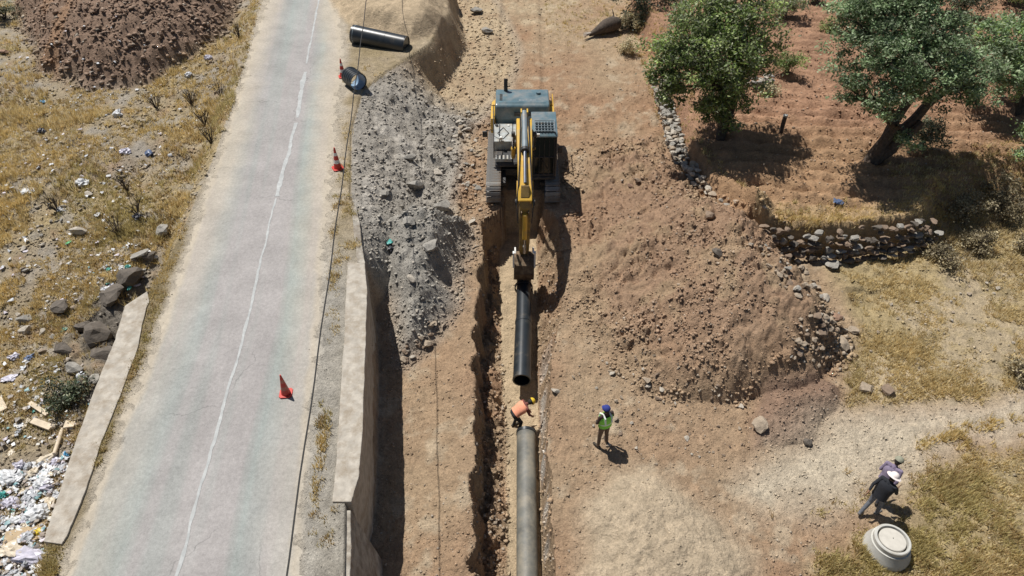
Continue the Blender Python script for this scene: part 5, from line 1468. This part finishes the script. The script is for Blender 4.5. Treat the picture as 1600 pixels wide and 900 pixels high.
big = [(1302, 494, 27, 'red', 'largest reddish boulder at the toe of the rubble heap beside the meadow'), (1283, 516, 24, 'brown', 'dark-sided boulder just left of the pale split boulder at the heap toe'),
       (1312, 533, 30, 'tan', 'tall mottled boulder with pale streak at the toe of the rubble heap'), (1333, 513, 19, 'tan', 'small round boulder lying out on the meadow grass beside the heap'),
       (1276, 493, 17, 'brown', 'yellowish boulder wedged behind the largest reddish boulder'), (1268, 446, 18, 'pale', 'pale angular boulder on the upper edge of the rubble heap by the shaded wall'),
       (1300, 412, 24, 'grey', 'grey boulder at the foot of the shaded terrace wall'), (1186, 661, 32, 'tan', 'big lone pale boulder beside the low dark earth mound'),
       (1261, 690, 22, 'dark', 'flat dark slab lying on the dirt track'), (1352, 604, 26, 'tan', 'low rounded boulder at the meadow edge above the track'), (1386, 606, 27, 'brown', 'flat brown boulder next to the rounded one above the track'),
       (124, 358, 30, 'pale', 'pale cream boulder in the dry grass left of the road'), (152, 520, 62, 'dark', 'big dark rock outcrop with a hollow against the parapet'), (95, 476, 34, 'dark', 'dark boulder on the slope below the verge left of the parapet'),
       (120, 575, 36, 'grey', 'grey rock ledge beside the parapet above the thorny bush'), (40, 496, 22, 'grey', 'grey stone near the left edge above the blue bag'), (40, 513, 20, 'pale', 'pale grey stone below its darker neighbour near the left edge'),
       (222, 395, 30, 'grey', 'pale grey rock face under the road verge among litter'), (255, 360, 34, 'grey', 'broken grey rocks at the road shoulder left of the asphalt'), (8, 80, 16, 'red', 'reddish stone at the left edge below the corner bush'),
       (683, 268, 22, 'pale', 'bright whitish rock near the top of the grey rubble slope'), (650, 288, 42, 'grey', 'large grey block in the middle of the rubble slope'), (640, 245, 30, 'grey', 'grey block with a dark hollow high on the rubble slope'),
       (690, 320, 36, 'grey', 'dark-sided grey block on the right of the rubble slope'), (600, 300, 28, 'grey', 'grey block close to the thin roadside wall'), (640, 345, 34, 'grey', 'grey block halfway down the rubble slope'),
       (672, 380, 40, 'grey', 'hollowed grey block low on the rubble slope'), (643, 435, 16, 'pale', 'small pale stone on the lower grey rubble tongue'), (668, 535, 20, 'tan', 'tan stone at the tip of the grey rubble tongue on the bench'),
       (738, 345, 12, 'pale', 'white stone at the trench corner beside the left track'), (762, 46, 20, 'grey', 'grey stone in the pile at the top edge beyond the sand'), (745, 15, 22, 'grey', 'large grey stone at the top edge beyond the sand pile'),
       (996, 280, 15, 'brown', 'brown clod on the crest of the long soil heap'), (985, 290, 12, 'red', 'reddish clod beside the brown one on the heap crest'), (1120, 392, 22, 'dark', 'dark boulder on the right shoulder of the long heap'),
       (1110, 335, 26, 'brown', 'brown boulder where the long heap meets the stone wall'), (1010, 592, 14, 'tan', 'tan stone on the soil left of the lone pale boulder'), (956, 582, 12, 'pale', 'pale stone on the soil right of the slung pipe end'),
       (1028, 622, 11, 'brown', 'small dark-sided stone on the soil right of the vested man'), (1086, 258, 18, 'pale', 'pale slab on the low stone wall near the long heap'), (868, 610, 15, 'pale', 'pale stone at the trench lip beside the slung pipe end')]
for a in big: stone('boulder', a[0], a[1], a[2] * (0.66 if 'grey block' in a[4] or 'rubble slope' in a[4] else 0.92), a[3], a[4], None, random.uniform(.75, 1.0), cat='boulder')
for (px, py, wp, lab) in ((205, 425, 40, 'dark ragged rock on the bank under the road verge'), (178, 455, 46, 'dark rock ledge just above the top of the parapet'), (172, 548, 44, 'dark overhanging rock in the hollow beside the parapet'), (135, 505, 36, 'dark rock left of the big outcrop by the parapet'), (148, 592, 30, 'grey rock wedged between parapet and thorny bush'), (105, 545, 28, 'dark rock below the big outcrop'), (235, 398, 26, 'dark rock at the top of the bank beside the verge')):
    stone('boulder', px, py, wp, 'dark' if 'dark' in lab else 'grey', lab, None, random.uniform(.7, 1.1), cat='boulder', sink=.4)
def stones_in(n, poly, s0, s1, ks, label, group):
    poly = np.array(poly, float); k = 0; lo = poly.min(0); hi = poly.max(0)
    while k < n:
        x = random.uniform(lo[0], hi[0]); y = random.uniform(lo[1], hi[1])
        if sdpoly(np.array([x]), np.array([y]), poly)[0] > 0: continue
        s = s0 + (s1 - s0) * random.random() ** 2.2
        stone('stone', x, y, s, random.choice(ks), label, group, random.uniform(.7, 1)); k += 1
stones_in(95, [(1195, 365), (1235, 395), (1290, 455), (1325, 500), (1328, 545), (1290, 585), (1230, 560), (1250, 510), (1215, 440), (1170, 380)], 6, 15, ['tan', 'pale', 'brown', 'tan', 'grey'], 'angular stone among the rubble along the right edge of the long heap', 'stones at the toe of the long heap')
stones_in(55, [(900, 520), (1050, 560), (1160, 620), (1170, 700), (1100, 740), (960, 730), (890, 600)], 5, 10, ['tan', 'pale', 'brown'], 'small stone on the trampled soil between trench and heap', 'stones on the trampled soil')
stones_in(45, [(690, 165), (735, 160), (748, 230), (750, 330), (720, 300), (700, 230)], 6, 12, ['tan', 'pale', 'grey'], 'stone in the band of pale rubble left of the excavator tracks', 'stones beside the excavator')
stones_in(35, [(10, 390), (120, 300), (220, 250), (200, 400), (120, 520), (20, 620)], 6, 14, ['grey', 'pale', 'tan'], 'stone lying in the dry grass of the left slope', 'stones on the left slope')
stones_in(25, [(1340, 440), (1560, 440), (1590, 560), (1380, 600), (1340, 540)], 5, 10, ['pale', 'tan'], 'pale stone scattered in the dry meadow', 'stones in the meadow')
stones_in(25, [(625, 555), (670, 500), (700, 500), (640, 570)], 6, 12, ['tan', 'brown', 'pale'], 'stone fallen at the tip of the grey rubble tongue', 'stones at the rubble tip')

# dry stone walls: every stone a piece of its wall
def dry_wall(label, pts, h0, layers, deep, size, ks, batter=0.12, step=None, side=1):
    p = np.array(pts); seg = np.hypot(*np.diff(p, axis=0).T); s = np.concatenate([[0], np.cumsum(seg)])
    cx, cy = p.mean(0)
    root = empty('dry_stone_wall', (cx, cy, zat(cx, cy))); tag(root, label, 'stone wall')
    for L_ in range(layers):
        for dp in range(deep):
            t = random.uniform(0, size)
            while t < s[-1]:
                w_ = size * random.uniform(.7, 1.35)
                x = np.interp(t, s, p[:, 0]); y = np.interp(t, s, p[:, 1])
                x2 = np.interp(t + .05, s, p[:, 0]); y2 = np.interp(t + .05, s, p[:, 1])
                d = Vector((x2 - x, y2 - y, 0)); d = d.normalized() if d.length > 1e-6 else Vector((1, 0, 0))
                nrm = Vector((d.y, -d.x, 0)) * side
                q = Vector((x, y, 0)) + nrm * ((layers - 1 - L_) * batter * size - dp * size * .95 + random.uniform(-.05, .05))
                if layers > 5 and L_ >= 4 and random.random() < 0.22 * (L_ - 3): t += w_; continue
                o = link('stone', rock_me(random.choice(ks), random.randrange(8)), None, root)
                z = T * y + h0 + (L_ + .45) * size * .72 + random.uniform(-.05, .05)
                if h0 is None: pass
                o.location = q + Vector((random.uniform(-.06, .06), random.uniform(-.1, .06), z)) - root.location
                r = w_ * .62
                o.scale = (r, size * .62, size * .55); o.rotation_euler = (random.uniform(-.25, .25), random.uniform(-.25, .25), math.atan2(d.y, d.x) + random.uniform(-.4, .4))
                t += w_ * random.uniform(.85, 1.1)
    return root
def edge(pts, off):
    q = XY(pts, FIELDH); return q
dry_wall('shaded dry stone terrace wall below the ploughed field', XY([(1178, 343), (1215, 352), (1300, 356), (1400, 346), (1470, 336)], FIELDH) + np.array([0, -0.12]), 0.0, 6, 1, 0.30, ['dark', 'dark', 'brown', 'grey', 'brown'], 0.22)
dry_wall('low dry stone wall of grey stones between the dirt yard and the green tree', XY([(1038, 120), (1052, 165), (1064, 210), (1075, 245)], 0.9), 0.15, 4, 3, 0.27, ['grey', 'pale', 'grey', 'tan'], 0.15, side=-1)
dry_wall('tumbled grey stone wall end curving down beside the long heap', XY([(1078, 250), (1095, 275), (1130, 305), (1172, 335)], 1.0), 0.45, 3, 2, 0.30, ['grey', 'pale', 'tan'], 0.15, side=-1)
g1 = G(1172, 142); g2 = G(1208, 128)
dry_wall('short curved heap of grey wall stones right of the green tree', [(g1.x, g1.y), ((g1.x + g2.x) / 2, (g1.y + g2.y) / 2 - .1), (g2.x, g2.y)], FIELDH, 3, 2, 0.26, ['grey', 'pale', 'grey'], 0.1)

# loose clods and gravel: past counting
def gravel():
    n = 260000
    x, y = scatter(n, 0, 0, 0, 0)
    d = fields(x, y)
    left = x < d['xc']
    wr = np.interp(y, [0, Y_B, Y_A, Y_A + 6, 45], [0.0, 0.0, 3.4, 4.8, 3.4])
    clus = fbm(x, y, 0.8, 401, 3)
    w = np.full(n, 0.22) + 0.25 * clus
    smax = np.full(n, 0.055)
    kind = np.zeros(n, int)
    em = ((d['plat'] > 0.1) & (d['plat'] < wr) & ~left) | (d['tongue'] < 0.1)
    w = np.where(em, 0.75 + 0.5 * clus, w); smax = np.where(em, 0.085, smax); kind[em] = 1
    hp = (d['heap_r'] < 0.25)
    toe = smooth(-1.6, 0.0, d['heap_r']) * (x > 8.0)
    w = np.where(hp, 0.8 + 1.0 * clus + 0.5 * toe, w); smax = np.where(hp, 0.072 + 0.065 * clus + 0.08 * toe, smax); kind[hp] = 2
    hs = (d['heap_s'] < 0.25); w = np.where(hs, 0.6, w); smax = np.where(hs, 0.055, smax); kind[hs] = 2
    hl = (d['heap_l'] < 0.25) & left; w = np.where(hl, 0.95, w); smax = np.where(hl, 0.14, smax); kind[hl] = 2
    ll = left & (d['plat'] > 0.05) & ~hl; w = np.where(ll, 0.35 + 0.6 * clus, w); smax = np.where(ll, 0.09, smax)
    fd = d['field'] < -0.3; w = np.where(fd, 0.4 + 0.3 * clus, w); smax = np.where(fd, 0.06, smax)
    gr = (d['grass_r'] < 0) | (d['grass_br'] < 0); w = np.where(gr, 0.12 + 0.2 * clus, w); smax = np.where(gr, 0.07, smax)
    band = (x > -3.4) & (x < d['lt'] - 0.1) & (y > 19.5) & (y < 31) & ~left & (d['plat'] > 0.3); w = np.where(band, 0.8, w); smax = np.where(band, 0.10, smax)
    road = (d['plat'] < 0) & (d['road'] < 0.3); w = np.where(road, 0.0, w)
    shd = (d['plat'] < 0) & (d['road'] >= 0.3); w = np.where(shd, 0.16, w); smax = np.where(shd, 0.03, smax)
    sd = (d['sandtop'] < 0.1); w = np.where(sd, 0.0, w)
    w = np.where(sdpoly(x, y, PARAPET) < 0.05, 0.0, w)
    w = np.where((d['plat'] < 0.05) & (d['plat'] > -0.72) & ~left & (y < Y_B) & (y > 9.2), 0.03, w)
    sb = d['sandbot'] < 0; w = np.where(sb, 0.10, w); smax = np.where(sb, 0.04, smax)
    tr = (x > d['lt']) & (x < d['rt']) & (y < YTR0); fl = (x > d['lf']) & (x < d['rf']) & (y < YTR0)
    w = np.where(tr, 0.7, w); smax = np.where(tr, 0.10, smax); w = np.where(fl, 0.03, w)
    keep = RNG.uniform(0, 1, n) < w
    x, y, smax, kind = x[keep], y[keep], smax[keep], kind[keep]
    d = {k: v[keep] for k, v in d.items()}
    h = height(x, y, d); z = T * y + h
    col = colour(x, y, d)
    m = len(x)
    s = smax * (0.25 + 0.75 * RNG.uniform(0, 1, m) ** 3.5) * (1 + 0.015 * (y - 15))
    oc = np.array([(1, 0, 0), (-1, 0, 0), (0, 1, 0), (0, -1, 0), (0, 0, 1), (0, 0, -1)], float)
    tri = np.array([(0, 2, 4), (2, 1, 4), (1, 3, 4), (3, 0, 4), (2, 0, 5), (1, 2, 5), (3, 1, 5), (0, 3, 5)])
    a = RNG.uniform(0, 2 * np.pi, m); ca, sa = np.cos(a), np.sin(a)
    V = oc[None] * RNG.uniform(0.6, 1.25, (m, 6, 1)) + RNG.normal(size=(m, 6, 3)) * 0.22
    V[..., 2] *= 0.62
    vx = V[..., 0] * ca[:, None] - V[..., 1] * sa[:, None]; vy = V[..., 0] * sa[:, None] + V[..., 1] * ca[:, None]
    V = np.stack([vx, vy, V[..., 2]], -1) * s[:, None, None]
    V += np.stack([x, y, z + s * 0.25], 1)[:, None, :]
    stonec = np.array([0.50, 0.44, 0.36])
    t = np.where(RNG.uniform(0, 1, m) < np.where(kind == 2, 0.09, 0.17), RNG.uniform(0.3, 0.8, m), RNG.uniform(0, 0.12, m))[:, None]
    c = col * RNG.uniform(0.9, 1.5, (m, 1)); c = c + (stonec - c) * t
    for kk, nm, lab, cat in ((0, 'gravel', 'loose gravel and grit strewn over the bare ground', 'gravel'), (1, 'rubble', 'loose grey rubble covering the slope below the road', 'rubble'), (2, 'soil_clods', 'loose clods covering the dug soil heaps', 'soil clods')):
        q = np.where(kind == kk)[0]
        Vk = V[q].reshape(-1, 3)
        Fk = (tri[None] + (np.arange(len(q)) * 6)[:, None, None]).reshape(-1, 3)
        o = link(nm, np_mesh(nm, Vk, Fk, np.repeat(c[q], 6, 0)), M['rock'])
        tag(o, lab, cat, kind='stuff')
gravel()

# ------------------------------------------------------------------ rotten log, stump, post
p = G(945, 52)
root = empty('rotten_log', p); tag(root, 'dark rotten log with splintered pale end lying in the dirt yard', 'log')
MB().tube([(-.95, -.55, .10), (-.5, -.3, .24), (0, 0, .38), (.45, .3, .42), (.75, .55, .40)], [.10, .22, .40, .44, .34], 12).build('trunk', M['bark'], root)
mb = MB()
for k in range(7):
    mb.tube([(-.7, -.42, .2), (-1.25 - .1 * random.random(), -.75 + .2 * random.uniform(-1, 1), .05 + .2 * random.random())], [.05, .012], 5)
mb.build('splinters', mat('pale_split_wood', (0.5, 0.44, 0.38), .9), root)
mb = MB()
for k in range(9):
    mb.tube([(.6, .45, .5), (.6 + random.uniform(-.5, .5), .5 + random.uniform(-.3, .6), .5 + random.uniform(.0, .6))], [.06, .015], 5)
mb.build('roots', M['bark'], root)
p = G(1220, 207)
root = empty('marker_post', p); tag(root, 'short dark post with pale top standing in the field beside the tree shadow', 'post')
MB().tube([(0, 0, -.2), (0, 0, .75)], .09, 10).build('shaft', M['bark'], root); MB().tube([(0, 0, .751), (0, 0, .82)], .1, 10).build('cap', M['concrete_pale'], root)

# ------------------------------------------------------------------ dumped litter
def bag_mesh(seed, kind):
    rg = np.random.default_rng(seed)
    bm = bmesh.new(); bmesh.ops.create_icosphere(bm, subdivisions=3, radius=1.0)
    co = np.array([v.co for v in bm.verts])
    n1 = fbm(co[:, 0] * 1.3 + co[:, 2], co[:, 1] * 1.3 - co[:, 2], 1.1, seed, 3); n2 = billow(co[:, 0] + 0.7 * co[:, 2], co[:, 1] - 0.6 * co[:, 2], 2.6, seed + 4, 4)
    r = 1 + 0.45 * n1 + 0.45 * n2
    co = co * r[:, None]
    if kind == 'sack': co[:, 0] *= 1.7; co[:, 2] *= 0.6; co[:, 1] *= 0.75 + 0.2 * np.cos(co[:, 0])
    if kind == 'flat': co[:, 2] *= 0.28; co[:, 0] *= 1.3
    if kind == 'bag': co[:, 2] *= 0.7
    co[:, 2] = np.maximum(co[:, 2], -0.4)
    for v, c in zip(bm.verts, co): v.co = c
    me = bpy.data.meshes.new('plastic_bag'); bm.to_mesh(me); bm.free()
    return me
def plastic(name, c): return mat(name, c, 0.42, var=0.14, scale=2.0, dirt=tuple(x * .55 + .06 for x in c), dirt_amt=.2)
PL = {'white': plastic('white_film', (0.62, 0.63, 0.64)), 'grey': plastic('grey_film', (0.40, 0.41, 0.43)), 'lilac': plastic('lilac_film', (0.52, 0.50, 0.58)), 'blue': plastic('blue_film', (0.06, 0.24, 0.42)), 'teal': plastic('teal_film', (0.06, 0.33, 0.30)),
      'yellow': plastic('yellow_film', (0.62, 0.46, 0.04)), 'black': plastic('black_film', (0.03, 0.03, 0.04)), 'green': plastic('green_film', (0.07, 0.36, 0.13)), 'cream': plastic('cream_film', (0.58, 0.50, 0.38)), 'navy': plastic('navy_film', (0.08, 0.12, 0.22)), 'red': plastic('rust_red_film', (0.35, 0.08, 0.05))}
BG = {}
def bag(px, py, wpx, k, kind, label, group=None, cat='plastic bag', name='plastic_bag'):
    v = random.randrange(6)
    if (k, kind, v) not in BG:
        me = bag_mesh(50 + v, kind); me.materials.append(PL[k]); BG[(k, kind, v)] = me
    p = G(px, py + wpx * .12)
    dep = p.y * math.cos(TH) - (p.z - CAMZ) * math.sin(TH)
    r = wpx / 2 * dep / FPX * .85
    o = link(name, BG[(k, kind, v)])
    o.scale = (r, r, r); o.location = (p.x, p.y, p.z + r * (.28 if kind != 'flat' else .1)); o.rotation_euler = (random.uniform(-.2, .2), random.uniform(-.2, .2), random.uniform(0, 6.28))
    tag(o, label, cat, group)
    return o
one = [(62, 830, 18, 'yellow', 'bag', 'bright yellow plastic bag against the lower end of the parapet'), (105, 708, 12, 'blue', 'bag', 'blue plastic bag tucked beside the parapet edge'), (79, 760, 13, 'blue', 'bag', 'blue plastic bag in the middle of the white litter by the parapet'),
       (70, 749, 12, 'blue', 'flat', 'faded blue plastic sheet just above the blue bag in the litter'), (47, 559, 19, 'navy', 'bag', 'round navy bag on the left slope'), (22, 557, 20, 'lilac', 'bag', 'lilac grey bag left of the round navy bag'),
       (16, 588, 22, 'lilac', 'flat', 'pale lilac plastic sheet near the left edge below the navy bag'), (100, 514, 10, 'teal', 'flat', 'small teal plastic scrap on the slope above the thorny bush'), (148, 463, 18, 'white', 'flat', 'white plastic scrap below the verge near the parapet top'),
       (156, 457, 10, 'yellow', 'flat', 'yellow plastic scrap next to the white scrap near the parapet top'), (46, 295, 24, 'white', 'flat', 'flat white sack in the dry grass near the left edge'), (131, 286, 23, 'white', 'bag', 'crumpled white bag in the dry grass centre of the left slope'),
       (197, 237, 18, 'lilac', 'bag', 'greyish white bag in the dry grass beside the teal bundle'), (233, 240, 16, 'navy', 'bag', 'blue-green bundle in the dry grass beside the greyish bag'), (184, 177, 19, 'white', 'bag', 'bright white bag below the dark earth heap'),
       (97, 325, 16, 'white', 'flat', 'torn white sheet on the left slope above the cream boulder'), (152, 333, 14, 'white', 'flat', 'small white wrapper up-slope of the cream boulder'), (216, 338, 18, 'black', 'bag', 'black bag in the grass near the road shoulder'),
       (107, 378, 10, 'green', 'flat', 'green plastic scrap below the cream boulder'), (201, 428, 12, 'green', 'flat', 'green scrap among grey litter near the road verge'), (66, 205, 15, 'black', 'bag', 'round black bag on the stony ground below the earth heap'),
       (68, 157, 11, 'blue', 'flat', 'pale blue scrap below the left foot of the earth heap'), (325, 90, 16, 'lilac', 'bag', 'grey bag in the verge grass beside the earth heap'), (295, 117, 16, 'grey', 'bag', 'pale grey bag in the grass at the right foot of the earth heap'),
       (4, 773, 18, 'teal', 'bag', 'teal plastic bundle at the left edge of the litter'), (2, 818, 14, 'red', 'flat', 'rusty red scrap at the left edge of the litter'), (20, 796, 14, 'teal', 'flat', 'faded teal sheet near the left edge of the litter'), (53, 640, 10, 'teal', 'flat', 'dark teal scrap among the planks on the slope'),
       (46, 868, 42, 'lilac', 'sack', 'large pale lilac sack at the foot of the parapet near the bottom edge'), (20, 858, 36, 'cream', 'sack', 'big dusty cream sack left of the lilac sack'), (62, 800, 34, 'white', 'bag', 'large white bag leaning on the lower parapet'),
       (608, 376, 16, 'teal', 'flat', 'dark teal bag torn open on the grey rubble slope'), (611, 388, 16, 'black', 'bag', 'black bundle just below the teal bag on the rubble slope'), (1310, 313, 22, 'navy', 'flat', 'grey-blue plastic sheet on the pale edge of the ploughed field'), (1104, 158, 14, 'blue', 'bag', 'blue sack in the shade left of the green tree trunk'),
       (30, 725, 20, 'lilac', 'bag', 'crumpled lilac bag at the top left of the litter drift'), (18, 706, 12, 'cream', 'flat', 'cream scrap on bare soil left of the litter drift')]
for a in one: bag(*a)
def bags_in(n, poly, s0, s1, ks, label, group):
    poly = np.array(poly, float); lo = poly.min(0); hi = poly.max(0); k = 0
    while k < n:
        x = random.uniform(lo[0], hi[0]); y = random.uniform(lo[1], hi[1])
        if sdpoly(np.array([x]), np.array([y]), poly)[0] > 0: continue
        bag(x, y, s0 + (s1 - s0) * random.random() ** 1.8, random.choice(ks), random.choice(['bag', 'flat', 'flat', 'sack']), label, group); k += 1
bags_in(200, [(100, 705), (112, 715), (95, 760), (78, 815), (60, 845), (70, 880), (60, 899), (-10, 899), (-10, 745), (40, 725)], 6, 26, ['white', 'grey', 'white', 'lilac', 'grey', 'cream', 'white'], 'pale plastic litter in the dense drift against the lower parapet', 'litter drift by the parapet')
bags_in(26, [(160, 410), (240, 400), (225, 440), (180, 460), (140, 470)], 6, 13, ['white', 'grey', 'lilac', 'teal'], 'scrap of pale litter caught under the road verge above the parapet', 'litter under the verge')
bags_in(30, [(0, 590), (60, 600), (120, 640), (110, 690), (60, 690), (0, 660)], 6, 13, ['white', 'grey', 'cream', 'grey'], 'scrap of grey litter among the planks on the left slope', 'litter among the planks')
def plank(px, py, a, L_, w_, label, mname='wood', th=.05):
    p = G(px, py)
    o = MB().box(-L_ / 2, L_ / 2, -w_ / 2, w_ / 2, 0, th).build('plank', M[mname], None, .008)
    o.location = p + Vector((0, 0, .06)); o.rotation_euler = (random.uniform(-.08, .08), random.uniform(-.1, .1), a)
    tag(o, label, 'plank')
M['pale_wood'] = mat('pale_wood', (0.60, 0.50, 0.37), .8, var=.2, scale=7, bump=.2); M['card'] = mat('cardboard', (0.42, 0.32, 0.20), .9, var=.15)
plank(62, 641, -.5, .85, .14, 'upper pale plank on the littered slope', 'pale_wood'); plank(68, 666, -.35, .75, .2, 'short cream board below the upper plank', 'pale_wood', .08)
plank(4, 634, -.8, .7, .2, 'pale plank cut off by the left edge', 'pale_wood'); plank(111, 665, .2, .3, .3, 'square cream board offcut beside the parapet', 'pale_wood')
plank(40, 838, .35, .95, .5, 'sheet of brown cardboard below the yellow bag', 'card', .03)
p = G(94, 690)
o = MB().tube([Vector((-.12, .5, .10)), Vector((.0, .1, .12)), Vector((.12, -.5, .08))], [.05, .06, .055], 10).build('branch', M['pale_wood']); o.location = p; tag(o, 'curved pale branch lying against the parapet', 'branch')

def scraps(poly, n, s0, s1, pal, lab):
    """torn film and paper: thin folded flakes past counting"""
    poly = np.array(poly, float); lo = poly.min(0); hi = poly.max(0)
    q = np.stack([RNG.uniform(lo[0], hi[0], n * 3), RNG.uniform(lo[1], hi[1], n * 3)], 1)
    q = q[sdpoly(q[:, 0], q[:, 1], poly) < 0][:n]
    w = np.array([P(a, b_, -0.2)[:2] for a, b_ in q]); m = len(w)
    z = zz(w[:, 0], w[:, 1]) + 0.03 + 0.08 * RNG.uniform(0, 1, m)
    a = RNG.uniform(0, 6.28, m); s = RNG.uniform(s0, s1, m)
    base = np.array([(-1, -1, 0), (0, -1.1, .5), (1, -.8, 0), (-1, .9, .1), (0, 1, .6), (1, 1, -.1)], float)
    V = base[None] + RNG.normal(size=(m, 6, 3)) * 0.35
    V = np.stack([V[..., 0] * np.cos(a)[:, None] - V[..., 1] * np.sin(a)[:, None], V[..., 0] * np.sin(a)[:, None] + V[..., 1] * np.cos(a)[:, None], V[..., 2]], -1) * s[:, None, None]
    V += np.stack([w[:, 0], w[:, 1], z], 1)[:, None]
    F = (np.array([(0, 1, 4, 3), (1, 2, 5, 4)])[None] + (np.arange(m) * 6)[:, None, None]).reshape(-1, 4)
    c = np.array(pal)[RNG.integers(0, len(pal), m)] * RNG.uniform(.7, 1.15, (m, 1))
    o = link('litter', np_mesh('litter', V.reshape(-1, 3), F, np.repeat(c, 6, 0)), M['litter'])
    tag(o, lab, 'litter', kind='stuff')
W8 = [(.62, .63, .65), (.5, .52, .55), (.66, .66, .66), (.42, .43, .45), (.55, .5, .55), (.35, .3, .25), (.25, .2, .16), (.18, .14, .11), (.62, .6, .55), (.25, .22, .2), (.4, .34, .26), (.2, .34, .36)]
scraps([(105, 700), (112, 715), (95, 760), (78, 815), (60, 845), (70, 899), (-30, 960), (-30, 740), (40, 722)], 700, .02, .06, W8, 'torn plastic film and paper filling the litter drift by the parapet')
scraps([(0, 560), (120, 560), (150, 600), (110, 700), (0, 690)], 120, .02, .06, W8, 'torn scraps strewn among the planks')
scraps([(160, 405), (250, 390), (225, 445), (140, 480), (110, 470)], 90, .02, .06, W8, 'torn scraps under the road verge')
scraps([(0, 130), (250, 120), (330, 200), (220, 400), (0, 540)], 260, .02, .07, W8[:6], 'stray pale scraps in the dry grass')
